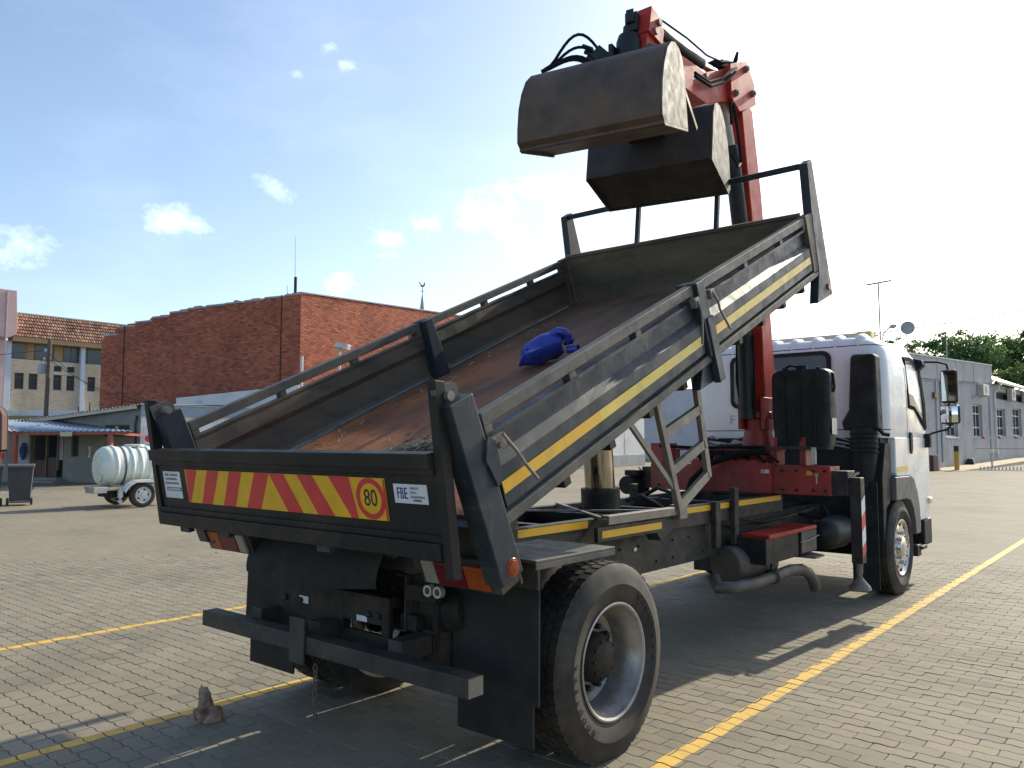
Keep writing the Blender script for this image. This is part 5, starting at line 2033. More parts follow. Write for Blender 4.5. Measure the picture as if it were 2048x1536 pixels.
# local x along the facade, local +y into the building
I4 = Matrix.Identity(4)
wins = [(0.02, 0.57, 5.06, 6.12), (0.86, 1.40, 5.06, 6.12), (2.37, 2.90, 5.10, 6.13), (2.38, 2.87, 6.35, 6.74), (3.22, 3.74, 5.10, 6.13), (3.24, 3.72, 6.35, 6.74), (4.59, 5.12, 5.12, 6.13)]
wall_with_holes(I4, -0.5, 13.0, 0, 7.02, 0.30, 0.55, wins, 'pale_mortar', 'wall', FA)
brick_field('brick_course', FA, M['pale_brick'], I4, -0.4, 8.4, lambda s: 7.0, lambda s: 3.3, wins, 0.232, 0.086, 0.012, 0.03, 0.012, 4, 0.30)
for (a, c_, z0, z1) in wins:
    window(FA, I4, a, c_, z0, z1, 0.30, (), (0.74,) if z1 - z0 > 0.6 else (), 'frame_brown', 'glass_dark', 0.045, None, 0.10)
b = MB()
b.box(-0.35, 13.0, 0.42, 0.5, 7.03, 8.12)
gb = b.build('glazing_band', M['glass_band'], FA)
b = MB()
for x in (0.7, 1.2, 2.4, 3.0, 3.5, 4.6, 5.6, 6.6, 7.6):
    b.box(x - 0.02, x + 0.02, 0.395, 0.42, 7.03, 8.12)
b.box(-0.35, 13.0, 0.38, 0.42, 7.02, 7.07)
b.each('glazing_bar', M['frame_brown'], gb)
b = MB()
for a, c_ in ((0.62, 1.15), (2.42, 2.95)):
    b.box(a, c_, 0.40, 0.419, 7.08, 8.1)
b.each('blind', M['timber'], gb)
for a, c_ in ((-0.69, -0.32), (3.98, 4.27), (8.6, 8.9)):
    b = MB()
    b.box(a, c_, 0.0, 0.29, 0, 8.119)
    b.build('column', M['colblue'], FA, 0.02)
b = MB()
b.box(-0.4, 13.0, -0.35, 0.55, 8.12, 8.42)
b.build('fascia_board', M['timber'], FA)
b = MB()
b.prism([(-0.30, 8.42), (0.55, 10.02), (0.75, 10.02), (0.75, 8.42)], 'x', -0.3, 13.0)
rf = b.build('mansard', M['frame_brown'], FA)
b = MB()
b.box(-0.3, 13.0, 0.45, 0.85, 10.02, 10.10)
b.build('roof_capping', M['tin_grey'], rf)
vv, ff = [], []
rn = random.Random(2)
nrow = 7
for r_ in range(nrow):
    t0, t1 = r_ / nrow, (r_ + 1) / nrow + 0.03
    x = -0.28 - (0.08 if r_ % 2 else 0)
    while x < 12.9:
        y0_, z0_ = -0.30 + 0.85 * t0 - 0.075, 8.42 + 1.6 * t0 + 0.035
        y1_, z1_ = -0.30 + 0.85 * t1 - 0.015, 8.42 + 1.6 * t1 + 0.008
        k = len(vv)
        w_ = 0.165
        pr_ = [(0, 0.0), (0.25, 0.030), (0.5, 0.034), (0.75, 0.012), (1.0, 0.0)]
        for (u, h) in pr_:
            vv.append((x + u * w_, y0_ - h, z0_ + h * 0.5))
        for (u, h) in pr_:
            vv.append((x + u * w_, y1_ - h * 0.5, z1_))
        for (u, h) in pr_:
            vv.append((x + u * w_, y0_ + 0.03, z0_ - 0.03))
        for i in range(4):
            ff.append((k + i, k + i + 1, k + 5 + i + 1, k + 5 + i))
            ff.append((k + 10 + i, k + 10 + i + 1, k + i + 1, k + i))
        x += 0.168
b = MB()
b.add(vv, ff)
b.build('roof_tile', M['rooftile'], rf, 0, kind='stuff')
b = MB()
b.prism([(-3.5, 8.25), (-3.5, 11.3), (-0.42, 11.3), (-0.30, 8.85), (-0.40, 8.45), (-0.75, 8.25)], 'y', -0.75, 0.6)
fin = b.build('tower_fin', M['pink'], FA, 0.03)
b = MB()
b.box(-3.5, -0.70, -0.1, 0.5, 0, 8.6)
b.build('fin_wall', M['pink'], fin)
b = MB()
b.box(-1.0, -0.95, -0.80, -0.75, 3.0, 11.2)
b.build('downpipe', M['galv'], fin)

# ---- big red brick building
BR = thing('brick_building', 'tall windowless red brick building with a stepped parapet', 'building', (-30.0, 20.0, 0))
dl = Vector((-13.9, -3.6, 0)).normalized()
# outward (-y local) must face the yard: x axis runs from the far left end to the corner
ML = frame((0, 0, 0), -dl, Vector((dl.y, -dl.x, 0)))
dr = Vector((-math.sin(R(10)), math.cos(R(10)), 0))
MR = frame((0, 0, 0), dr, Vector((-dr.y, dr.x, 0)))


def topL(s):
    s = -s
    base_ = 9.10 - 0.028 * s if s < 7.6 else 8.90 - 0.135 * (s - 7.6)
    if s > 13.0:
        base_ -= 0.30 * (s - 13.0)
    return base_ + 0.10 * (0.5 - (s % 1.35) / 1.35) * (1 if s > 2 else 0)


def botL(s):
    return 3.6 if s < -8.4 else 4.02 + (s + 8.4) * 0.055


b = MB(ML)
pts = [(-14.5, 0)] + [(x, topL(x) - 0.03) for x in np.linspace(-14.5, 0, 40)] + [(0, 0)]
b.prism(pts, 'y', 0.0, 0.35)
b.build('wall', M['mortar'], BR)
b = MB(MR)
b.prism([(0.02, 0), (0.02, 9.05), (19, 9.05 + 19 * 0.055), (19, 0)], 'y', 0.0, 0.35)
b.build('wall', M['mortar'], BR)
brick_field('brick', BR, M['brick'], ML, -14.5, 0.0, topL, botL, (), 0.30, 0.105, 0.016, 0.04, 0.014, 6)
brick_field('brick', BR, M['brick'], MR, 0.0, 15.5, lambda s: 9.10 + 0.055 * s, lambda s: 4.2, (), 0.30, 0.105, 0.018, 0.04, 0.016, 7)
b = MB(ML)
b.prism([(0.02, 0), (0.02, 4.46), (-8.4, 4.0), (-8.4, 0)], 'y', -0.035, 0.0)
b.build('plaster_base', M['plaster_white'], BR)
b = MB(ML)
x = -14.5
while x < -0.1:
    x2 = min(x + 1.35 if x < -2 else x + 2.1, 0.02)
    zc_ = 0.5 * (topL(x + 0.03) + topL(x2 - 0.05)) - 0.02
    b.box(x, x2, -0.03, 0.36, zc_ - 0.05, zc_ + 0.03)
    x = x2
b.each('coping', M['plaster_blue'], BR)
b = MB(MR)
b.bar((0.0, 0.15, 9.12), (19, 0.15, 9.12 + 19 * 0.055), 0.45, 0.06)
b.build('coping', M['plaster_blue'], BR)
b = MB(ML)
b.tube([(-12.6, -0.05, 3.7), (-12.6, -0.05, topL(-12.6))], 0.02, 6)
b.tube([(-1.2, -0.05, 4.4), (-1.2, -0.05, topL(-1.2))], 0.02, 6)
b.each('cable', M['dark'], BR)

an = thing('radio_antenna', 'whip antenna on a short dark pole above the brick parapet', 'antenna', (-30.45, 19.98, 9.0))
b = MB()
b.cyl((0, 0, 0.0), (0, 0, 0.95), 0.075, n=10)
b.tube([(0, 0, 0.15), (-0.25, -0.1, 0.08), (-0.45, -0.16, 0.12)], 0.03, 6)
b.tube([(-0.45, -0.16, 0.12), (-0.48, -0.17, 0.55)], 0.012, 6)
b.build('pole', M['ramblack'], an)
b = MB()
b.tube([(-0.04, 0, 0.9), (-0.10, 0, 3.05)], [0.018, 0.010], 6)
b.build('whip', M['galv'], an)

sp = thing('spire', 'slim grey spire with a weathercock behind the brick wall', 'spire', (-36.14, 34.2, 0))
b = MB()
b.box(-1.2, 1.2, -1.2, 1.2, 0, 9.8)
b.build('tower', M['plaster'], sp)
b = MB()
b.lathe([(0.26, 9.8), (0.14, 10.9), (0.03, 11.75), (0.001, 11.8)], (0, 0, 0), (0, 0, 1), 8, 0, False)
b.build('spire_cone', M['plaster_blue'], sp)
b = MB()
b.tube([(0, 0, 11.7), (0, 0, 12.35)], 0.025, 6)
hx, hy = 0.76, 0.65
b.bar((-0.17 * hx, -0.17 * hy, 11.98), (0.17 * hx, 0.17 * hy, 11.98), 0.03, 0.03)
b.bar((0.15 * hy, -0.15 * hx, 11.98), (-0.15 * hy, 0.15 * hx, 11.98), 0.03, 0.03)
Mw = frame((0, 0, 12.33), (hx, hy, 0), (0, 0, 1))
c2 = MB(Mw)
c2.prism([(-0.20, 0.16), (-0.26, 0.30), (-0.17, 0.26), (-0.10, 0.10), (0.06, 0.05), (0.10, 0.20), (0.13, 0.27), (0.20, 0.22), (0.17, 0.18), (0.17, 0.02), (0.07, -0.05), (-0.08, -0.05)], 'z', -0.02, 0.02)
b.build('vane_rod', M['ramblack'], sp)
c2.build('weathercock', M['ramblack'], sp)

# ---- low grey building with its lean-to canopy
LB = thing('low_building', 'low grey building with a corrugated roof and dark doorway', 'building', (-28.55, 11.47, 0))
d1 = Vector((-0.88, -0.475, 0)).normalized()
y1_ = Vector((0.475, -0.88, 0)).normalized()
M1 = frame((0, 0, 0), -d1, -y1_)            # x to the right along the wall (s = -x), +y into the building
d2 = Vector((0.05, 1, 0)).normalized()
M2 = frame((0, 0, 0), d2, Vector((-d2.y, d2.x, 0)))
holes = [(-5.08, -3.51, 0.0, 1.91), (-3.16, -2.82, 1.04, 1.90), (-1.63, -0.49, 1.87, 2.33)]
wall_with_holes(M1, -8.5, 0.0, -0.1, 2.10, 0.0, 0.22, holes, 'plaster_dim', 'wall', LB, 0.112)
b = MB(M2)
b.box(0.02, 16, 0.0, 0.22, -0.1, 3.0)
b.build('wall', M['plaster_white'], LB)
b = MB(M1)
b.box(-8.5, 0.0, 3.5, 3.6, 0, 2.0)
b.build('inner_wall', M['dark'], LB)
b = MB(M1)
b.box(-5.08, -4.98, 0.06, 0.16, 0, 1.91)
b.box(-4.42, -4.36, 0.05, 0.14, 0, 1.91)
b.box(-3.88, -3.80, 0.05, 0.14, 0.5, 1.91)
b.box(-3.60, -3.51, 0.06, 0.16, 0, 1.91)
dr_ = b.build('door', M['frame_brown'], LB)
b = MB(M1)
b.box(-4.36, -3.90, 0.10, 0.13, 0.0, 1.0)
b.box(-4.97, -4.43, 0.10, 0.13, 0.0, 0.9)
b.each('door_leaf', M['rust'], dr_)
b = MB(M1)
b.box(-3.80, -3.62, 0.09, 0.12, 0.9, 1.9)
b.box(-5.66, -5.12, -0.05, -0.005, 0.75, 1.98)
b.each('door_panel', M['plaster'], dr_)
b = MB(M1)
b.box(-5.3, -3.3, -0.75, -0.005, -0.02, 0.10)
b.box(-5.1, -3.5, -0.40, -0.005, 0.10, 0.2)
b.build('door_step', M['plaster_dim'], LB)
window(LB, M1, -3.16, -2.82, 1.04, 1.90, 0, (), (), 'frame_brown', 'glass_dark', 0.04)
wy = window(LB, M1, -1.63, -0.49, 1.87, 2.33, 0, (0.5,), (), 'frame_brown', 'glass_dark', 0.05, 'plaster_dim')
b = MB(M1)
b.box(-1.20, -1.08, 0.07, 0.09, 1.90, 2.28)
b.box(-1.02, -0.70, 0.07, 0.09, 1.93, 1.99)
b.each('poster', M['sgn_yellow'], wy)
b = MB(M1)
b.bar((-2.28, -0.012, 1.10), (-2.28, -0.012, 1.36), 0.06, 0.02, (0, 1, 0))
for s_ in (-1, 1):
    b.bar((-2.28, -0.012, 1.34), (-2.28 + s_ * 0.07, -0.012, 1.46), 0.05, 0.02, (0, 1, 0))
    b.bar((-2.28, -0.012, 1.10), (-2.28 + s_ * 0.06, -0.012, 1.02), 0.05, 0.02, (0, 1, 0))
b.build('wall_emblem', M['plaster_white'], LB)
# roof sheet with its wavy verge
b = MB(M1)
vv, ff = [], []
nx = 190
for i in range(nx + 1):
    x = -8.7 + 9.0 * i / nx
    z = 2.10 + 0.112 * (x + 8.5) + 0.075 + 0.022 * math.sin(2 * math.pi * x / 0.16)
    vv += [(x, -0.35, z), (x, 7.0, z + 0.25)]
for i in range(nx):
    ff.append((2 * i, 2 * i + 2, 2 * i + 3, 2 * i + 1))
b.add(vv, ff, 0, True)
b.build('roof_sheet', M['tin_blue'], LB)
b = MB(M1)
b.bar((-8.7, -0.30, 2.06), (0.02, -0.30, 3.04), 0.035, 0.13)
b.build('verge_board', M['fascia'], LB)
b = MB(M1)
b.bar((-8.7, -0.01, 2.02), (0.0, -0.01, 3.0), 0.06, 0.05)
b.build('verge_trim', M['frame_brown'], LB)
b = MB(M2)
b.box(-0.05, 16, -0.14, -0.02, 2.70, 3.12)
b.build('gutter_fascia', M['tin_blue'], LB)
b = MB(M2)
b.box(-0.1, 16, -0.18, 0.5, 3.125, 3.165)
b.build('flashing', M['fascia'], LB)
b = MB(M1)
b.tube([(-0.12, -0.06, 2.7), (-0.16, -0.10, 2.3), (-0.16, -0.06, 1.9), (-0.16, -0.06, 0.1)], 0.045, 8)
b.build('downpipe', M['ramblack'], LB)
b = MB(M2)
b.box(0.12, 0.50, -0.03, -0.002, 1.55, 2.30)
sg = b.build('wall_sign', M['sticker'], LB)
b = MB(M2)
b.lathe([(0.001, 0.001), (0.14, 0.001)], (0.31, -0.031, 1.78), (0, -1, 0), 16)
b.build('sign_roundel', M['sgn_red'], sg)
hb_ = MB(M1)
vv, ff = [], []
for k in range(7):
    a0 = k / 6
    for j in range(10):
        a = 2 * math.pi * j / 10
        rr = 0.16 * math.sin(math.pi * min(max(0.12 + 0.8 * a0, 0), 1)) * (1 + 0.12 * math.sin(3 * a + k))
        vv.append((-5.30 + rr * math.cos(a), -0.16 + 0.5 * rr * math.sin(a), 1.62 - 0.72 * a0))
for k in range(6):
    for j in range(10):
        ff.append((k * 10 + j, k * 10 + (j + 1) % 10, (k + 1) * 10 + (j + 1) % 10, (k + 1) * 10 + j))
ff += [list(range(10)), list(range(69, 59, -1))]
hb_.add(vv, ff, 0, True)
bag = hb_.build('cloth_bundle', M['blue_cloth'], None)
bag.location = (-28.55, 11.47, 0)
tag(bag, 'blue cloth bundle hanging by the white door panel under the canopy', 'bundle')

CN = thing('canopy', 'blue-grey corrugated lean-to canopy on red posts in front of the low building', 'canopy', (-28.55, 11.47, 0))
b = MB(M1)
vv, ff = [], []
nx = 130


def back_z(x):
    s = -x
    return 2.56 if s > 4.0 else 2.10 + (s - 0.38) * 0.127


for i in range(nx + 1):
    t = i / nx
    xf = -6.0 + 7.5 * t
    xb = -6.4 + 6.02 * t
    w_ = 0.02 * math.sin(2 * math.pi * xf / 0.25)
    vv += [(xf, -2.45, 2.04 + w_), (xb, -0.06, back_z(xb) + w_)]
for i in range(nx):
    ff.append((2 * i, 2 * i + 2, 2 * i + 3, 2 * i + 1))
b.add(vv, ff, 0, True)
sh = b.build('roof_sheet', M['tin_blue'], CN)
sh.modifiers.new('sheet', 'SOLIDIFY').thickness = 0.012
b = MB(M1)
vv, ff = [], []
for i in range(41):
    xf = -6.0 + 2.8 * i / 40
    w_ = 0.02 * math.sin(2 * math.pi * xf / 0.25)
    vv += [(xf, -2.60, 2.055 + w_), (-6.0 + 1.2 * i / 40, -1.35, 2.30 + w_)]
for i in range(40):
    ff.append((2 * i, 2 * i + 2, 2 * i + 3, 2 * i + 1))
b.add(vv, ff, 0, True)
b.build('patch_sheet', M['tin_grey'], CN)
b = MB(M1)
b.box(-6.0, 1.3, -2.40, -2.34, 1.93, 2.01)
for x in (-5.5, -3.5, -1.5, 0.4):
    b.bar((x, -2.36, 1.97), (x - 0.2, -0.1, back_z(x) - 0.09), 0.05, 0.09)
b.build('beam', M['post_red'], CN)
for x in (-3.62, 0.5):
    b = MB(M1)
    b.box(x - 0.07, x + 0.07, -2.42, -2.28, 0, 1.93)
    b.build('post', M['post_red'], CN)
b = MB(M1)
b.box(-1.55, -1.05, -2.49, -2.46, 1.86, 2.02)
b.build('edge_sign', M['fascia'], CN)

# ---- white warehouse behind the raised tray
WH = thing('warehouse', 'plain off-white rendered warehouse seen under the raised tray', 'building', (-24.7, 34, 0), R(5))
b = MB()
b.box(-12, 0, 0, 12.1, 0, 6.6)
b.build('wall', M['plaster_white'], WH)
b = MB()
b.box(0.001, 0.05, 0, 12.1, 0.0, 0.74)
b.build('plinth', M['plaster'], WH, 0.01)
for yy in (3.0, 6.0, 9.0):
    b = MB()
    b.box(0.001, 0.012, yy - 0.015, yy + 0.015, 0.75, 6.6)
    b.build('joint_strip', M['plaster'], WH)

# ---- long grey building on the right
a2 = R(2.0)
dg = Vector((math.sin(a2), math.cos(a2), 0))
GB = thing('grey_building', 'long grey rendered building with panelled parapet and tin roof at right', 'building', (-7.81, 50.04, 0))
MG = frame((0, 0, 0), dg, Vector((-dg.y, dg.x, 0)))   # x along, +y into the building, outward -y
gw = [(1.9, 5.0, 1.95, 4.15), (9.05, 12.0, 1.95, 4.25), (16.75, 19.9, 2.05, 4.2), (22.6, 26.4, 2.1, 4.4), (30.0, 34.0, 2.1, 4.4), (16.9, 22.3, 4.9, 5.5), (23.4, 28.2, 4.95, 5.6)]
AC = [(10.7, 4.92, 1.7, 0.78), (20.6, 4.92, 1.4, 0.92), (26.6, 5.0, 1.4, 0.92)]
wall_with_holes(MG, -8.0, 60, 0, 6.0, 0.0, 0.4, gw, 'plaster', 'wall', GB)
b = MB()
b.box(-6.5, -0.7, -8.0, -7.6, 0, 6.3)
b.build('end_wall', M['plaster_blue'], GB)
b = MB()
b.box(-4.0, -2.5, -8.04, -8.001, 2.6, 4.2)
b.build('end_shutter', M['plaster'], GB)
BS = thing('store_building', 'blue-grey rendered store wall between the white warehouse and the truck cab', 'building', (-36.0, 62.0, 0))
b = MB()
b.box(0, 24.0, 0, 6.0, 0, 6.4)
b.build('wall', M['plaster_blue'], BS)
b = MB()
b.box(5.0, 9.5, -0.06, -0.002, 4.3, 4.5)
b.build('ledge', M['plaster'], BS)
b = MB(MG)
b.prism([(-8.0, 5.13), (15.1, 5.97), (15.1, 7.30), (-8.0, 6.42)], 'y', -0.12, -0.003)
par = b.build('parapet', M['plaster'], GB, 0.02)
b = MB(MG)
b.bar((-8.0, -0.06, 6.46), (15.1, -0.06, 7.34), 0.22, 0.07)
b.build('coping', M['plaster_white'], par)
b = MB(MG)
for s_ in (0.05, 4.6, 9.3, 14.6):
    b.box(s_ - 0.03, s_ + 0.03, -0.14, -0.121, 5.45 + s_ * 0.036, 6.72 + s_ * 0.036)
b.each('panel_joint', M['plaster_blue'], par)
b = MB(MG)
b.bar((-8.0, -0.02, 5.07), (15.1, -0.02, 5.92), 0.10, 0.07)
b.build('string_course', M['plaster_blue'], par)
for s_ in (-0.06, 14.3):
    b = MB(MG)
    b.box(s_ - 0.10, s_ + 0.10, -0.08, -0.003, 0, 5.4 + s_ * 0.035)
    b.build('pilaster', M['plaster_blue'], GB)
for (a, c_, z0, z1) in gw[:]:
    if z0 < 4:
        window(GB, MG, a, c_, z0, z1, 0, (0.36, 0.62), (0.3, 0.72), 'frame_white', 'glass_dark', 0.09, 'plaster_white', 0.22)
    else:
        window(GB, MG, a, c_, z0, z1, 0, (0.35,), (), 'frame_brown', 'glass_dark', 0.09, None, 0.22)
b = MB(MG)
vv, ff = [], []
for i in range(181):
    x = 15.2 + 45 * i / 180
    w_ = 0.05 * math.sin(2 * math.pi * x / 0.75)
    vv += [(x, -0.45, 6.12 + w_), (x, 4.6, 8.3 + w_)]
for i in range(180):
    ff.append((2 * i, 2 * i + 2, 2 * i + 3, 2 * i + 1))
b.add(vv, ff, 0, True)
b.build('tin_roof', M['tin_grey'], GB)
b = MB(MG)
b.box(15.2, 60, -0.56, -0.44, 5.98, 6.14)
b.build('gutter', M['plaster_white'], GB)
b = MB(MG)
b.prism([(0.5, 6.6), (3.5, 7.45), (8.0, 6.9)], 'y', 3.0, 6.0)
b.build('back_roof', M['bin'], GB)
b = MB(MG)
b.tube([(16.2, -0.3, 5.95), (16.2, -0.3, 5.6), (15.9, -0.12, 5.35), (16.4 - 0.5, -0.10, 5.1), (16.0, -0.10, 0.5), (16.1, -0.35, 0.42)], 0.075, 8)
b.build('drainpipe', M['plaster_white'], GB)
b = MB(MG)
b.tube([(0.9, -0.05, 5.35), (0.9, -0.05, 0.4)], 0.05, 6)
b.tube([(10.6, -0.05, 5.6), (10.6, -0.05, 4.9), (9.0, -0.05, 4.6)], 0.035, 6)
b.each('conduit', M['plaster_blue'], GB)
b = MB(MG)
b.box(-1.0 + 0.2, -0.2 + 0.2, -0.16, -0.003, 4.25, 4.6)
b.build('junction_box', M['frame_brown'], GB)
for i, (s0, z0, w_, h_) in enumerate(AC):
    ac = thing('air_conditioner', ('white air conditioner hung nearest on the grey wall', 'white air conditioner in the wall opening beside the drainpipe', 'white air conditioner farthest along the grey wall')[i], 'air conditioner', (0, 0, 0), 0, 'air conditioners on the grey building')
    ac.location = (-7.81, 50.04, 0)
    b = MB(MG)
    b.box(s0, s0 + w_, -0.42, -0.06, z0, z0 + h_)
    bd = b.build('casing', M['acwhite'], ac, 0.02)
    b = MB(MG)
    b.lathe([(h_ * 0.38, 0.0), (h_ * 0.38, 0.012), (h_ * 0.08, 0.014), (0.001, 0.014)], (s0 + w_ * 0.45, -0.42, z0 + h_ * 0.5), (0, -1, 0), 20)
    b.build('fan_grille', M['plaster'], bd)
    b = MB(MG)
    for k in range(7):
        b.box(s0 - 0.012, s0, -0.38, -0.10, z0 + 0.06 + k * h_ / 8, z0 + 0.085 + k * h_ / 8)
    b.each('side_louvre', M['frame_brown'], bd)
    b = MB(MG)
    b.box(s0 + 0.1, s0 + 0.14, -0.42, -0.003, z0 - 0.05, z0)
    b.box(s0 + w_ - 0.14, s0 + w_ - 0.1, -0.42, -0.003, z0 - 0.05, z0)
    b.each('bracket', M['galv'], bd)
# raised sandy pavement along the grey wall
b = MB(MG)
b.prism([(-3.0, -0.02), (-3.0, 0.02), (0, 0.06), (22, 0.33), (60, 0.4), (60, -0.02)], 'y', -2.0, -0.004)
pv = structure(b.build('side_pavement', M['kerb'], None))
pv.location = (-7.81, 50.04, 0)

# ================================================================== YARD THINGS
bl = thing('bollard', 'yellow bollard with a black top in front of the grey wall', 'bollard', (-6.42, 48.0, 0))
b = MB()
b.cyl((0, 0, 0), (0, 0, 1.09), 0.13, n=16)
b.build('bollard_post', worn('bollard_yellow', (0.42, 0.27, 0.03), (0.5, 0.33, 0.04), 4, 0.6), bl)
b = MB()
b.lathe([(0.132, 1.09), (0.132, 1.38), (0.11, 1.41), (0.001, 1.415)], (0, 0, 0), (0, 0, 1), 16)
b.build('bollard_cap', M['sgn_black'], bl)

gp = thing('gate_pier', 'short red-brown brick pier beside the truck cab', 'pier', (-7.35, 46.9, 0))
b = MB()
b.box(-0.22, 0.0, -0.2, 0.2, 0, 0.88)
b.build('pier', M['rust'], gp, 0.01)
b = MB()
b.box(0.002, 0.25, -0.2, 0.2, 0, 0.88)
b.build('pier_render', worn('pink_render', (0.36, 0.24, 0.2), (0.42, 0.29, 0.25), 3, 0.9), gp, 0.01)

dh = thing('drain_hopper', 'black rubber block standing at the foot of the grey wall', 'block', (-7.3, 56.6, 0.1))
b = MB()
b.prism([(-0.28, 0), (0.28, 0), (0.20, 0.42), (-0.14, 0.42)], 'y', -0.2, 0.2)
b.build('block', M['sgn_black'], dh, 0.03)

bg = thing('boom_gate', 'white boom barrier with red marks lowered across the exit', 'barrier', (-5.3, 52, 0))
b = MB()
b.box(-0.9, 5.2, -0.04, 0.04, 1.82, 1.97)
bb = b.build('boom', M['frame_white'], bg)
for x in (-0.55, 0.3, 1.15, 2.0, 2.85):
    b = MB()
    b.prism([(x, 1.97), (x + 0.14, 1.97), (x + 0.24, 1.82), (x + 0.10, 1.82)], 'y', -0.0425, 0.0425)
    b.build('boom_band', M['sgn_red'], bb)
b = MB()
b.box(3.9, 4.3, -0.2, 0.2, 0, 1.75)
b.build('boom_cabinet', M['frame_white'], bg, 0.02)
b = MB()
b.cyl((-0.05, 0.3, 0.0), (-0.05, 0.3, 0.95), 0.05, n=8)
b.build('stand', M['galv'], bg)
b = MB()
b.box(-0.20, 0.06, 0.1, 0.3, 0.95, 1.18)
b.box(0.12, 0.34, 0.1, 0.3, 0.98, 1.20)
b.each('control_box', M['frame_white'], bg, 0.01)
b = MB()
b.tube([(-0.9, 0.0, 1.22), (2.0, 0.0, 1.22)], 0.03, 6)
b.build('lower_rail', M['galv'], bg)

ss = thing('spike_strip', 'metal tyre spike strip lying across the exit lane', 'spike strip', (-5.6, 49.6, 0))
Ms = frame((0, 0, 0), (0.78, 0.62, 0), (-0.62, 0.78, 0))
b = MB(Ms)
b.box(0, 5.5, -0.12, 0.12, -0.005, 0.03)
b.build('strip_plate', M['galv'], ss)
b = MB(Ms)
for k in range(26):
    b.lathe([(0.05, 0.03), (0.015, 0.22), (0.001, 0.23)], (0.1 + k * 0.21, 0, 0), (0, 0, 1), 6)
b.each('spike', M['galv'], ss)

# water tank trailer
tr = thing('water_trailer', 'white water tank strapped on a small white trailer in the yard', 'trailer', (-17.65, 6.1, 0))
b = MB()
b.lathe([(0.001, -0.84), (0.30, -0.82), (0.45, -0.77), (0.505, -0.69), (0.51, -0.60), (0.51, 0.90), (0.505, 1.0), (0.45, 1.08), (0.001, 1.15)], (0, 0.0, 1.03), (0, 1, 0), 44)
tk = b.build('water_tank', M['tank'], tr, 0, 60)
b = MB()
for y in (-0.52, -0.12, 0.10, 0.34, 0.58, 0.88):
    b.lathe([(0.508, -0.05), (0.535, -0.035), (0.54, 0.0), (0.535, 0.035), (0.508, 0.05)], (0, y, 1.03), (0, 1, 0), 44)
b.each('tank_rib', M['tank'], tk, 0, 60)
b = MB()
b.lathe([(0.24, 0.50), (0.24, 0.555), (0.22, 0.565), (0.001, 0.57)], (0, 0.1, 1.03), (0, 0, 1), 24)
b.build('filler_lid', M['frame_white'], tk, 0, 40)
b = MB()
for y in (-0.32, 0.74):
    b.lathe([(0.515, -0.022), (0.5215, -0.022), (0.5215, 0.022), (0.515, 0.022)], (0, y, 1.03), (0, 1, 0), 40, closed=True)
b.each('strap', M['bin'], tk)
b = MB()
b.lathe([(0.001, 0.004), (0.16, 0.004), (0.165, 0.0)], (0.10, -0.818, 0.80), (0, -1, 0), 20)
b.build('end_patch', plain('pale_yellow', (0.66, 0.68, 0.40), 0.5), tk)
b = MB()
b.box(-0.55, -0.47, -0.9, 1.3, 0.44, 0.52)
b.box(0.47, 0.55, -0.9, 1.3, 0.44, 0.52)
for y in (-0.86, -0.4, 0.3, 1.24):
    b.box(-0.46, 0.46, y - 0.04, y + 0.04, 0.44, 0.515)
b.box(-0.3, 0.3, -0.55, 0.55, 0.515, 0.56)
b.build('trailer_frame', M['galv'], tr)
b = MB()
b.box(0.05, 0.56, -1.12, -0.80, 0.38, 0.54)
b.build('tool_box', M['galv'], tr, 0.01)
b = MB()
b.box(0.562, 0.57, -1.12, -1.05, 0.49, 0.54)
b.box(0.552, 0.57, -0.75, -0.25, 0.47, 0.51)
b.box(0.552, 0.57, 0.75, 1.25, 0.47, 0.55)
b.each('side_marker', M['sun_yellow'], tr)
for sx in (-1, 1):
    b = MB()
    b.lathe([(0.20, -0.08), (0.22, -0.095), (0.28, -0.098), (0.31, -0.08), (0.315, -0.05), (0.315, 0.05), (0.31, 0.08), (0.28, 0.098), (0.22, 0.095), (0.20, 0.08)], (sx * 0.72, 0.0, 0.31), (1, 0, 0), 32)
    wt_ = b.build('wheel', M['rubber'], tr, 0, 40)
    b = MB()
    b.lathe([(0.205, 0.085), (0.19, 0.07), (0.17, 0.03), (0.12, 0.05), (0.06, 0.06), (0.05, 0.085), (0.001, 0.09)], (sx * 0.72, 0.0, 0.31), (sx, 0, 0), 28)
    b.build('rim', M['frame_white'], wt_, 0, 40)
    b = MB()
    for k in range(5):
        a = 2 * math.pi * k / 5
        b.lathe([(0.001, 0.003), (0.028, 0.002)], (sx * 0.768, 0.13 * math.cos(a), 0.31 + 0.13 * math.sin(a)), (sx, 0, 0), 10)
    b.each('rim_hole', M['dark'], wt_)
    b = MB()
    path = [(-0.48, 0.42), (-0.36, 0.60), (-0.20, 0.68), (0.20, 0.68), (0.36, 0.60), (0.46, 0.46)]
    vv = [(sx * 0.60, p[0], p[1]) for p in path] + [(sx * 0.84, p[0], p[1]) for p in path] + [(sx * 0.84, p[0], p[1] - 0.05) for p in path]
    b.add(vv, [(i, i + 1, 6 + i + 1, 6 + i) for i in range(5)] + [(6 + i, 6 + i + 1, 12 + i + 1, 12 + i) for i in range(5)])
    fd = b.build('fender', M['frame_white'], tr)
    fd.modifiers.new('sheet', 'SOLIDIFY').thickness = 0.012
b = MB()
b.cyl((0.62, -0.50, 0.22), (0.62, -0.50, 0.50), 0.035, n=10)
b.box(0.58, 0.66, -0.55, -0.45, 0.26, 0.44)
b.cyl((0.60, -0.50, 0.16), (0.64, -0.50, 0.16), 0.05, n=14)
b.build('jockey_leg', M['frame_white'], tr)
b = MB()
b.cyl((-0.7, 0, 0.31), (0.7, 0, 0.31), 0.035, n=8)
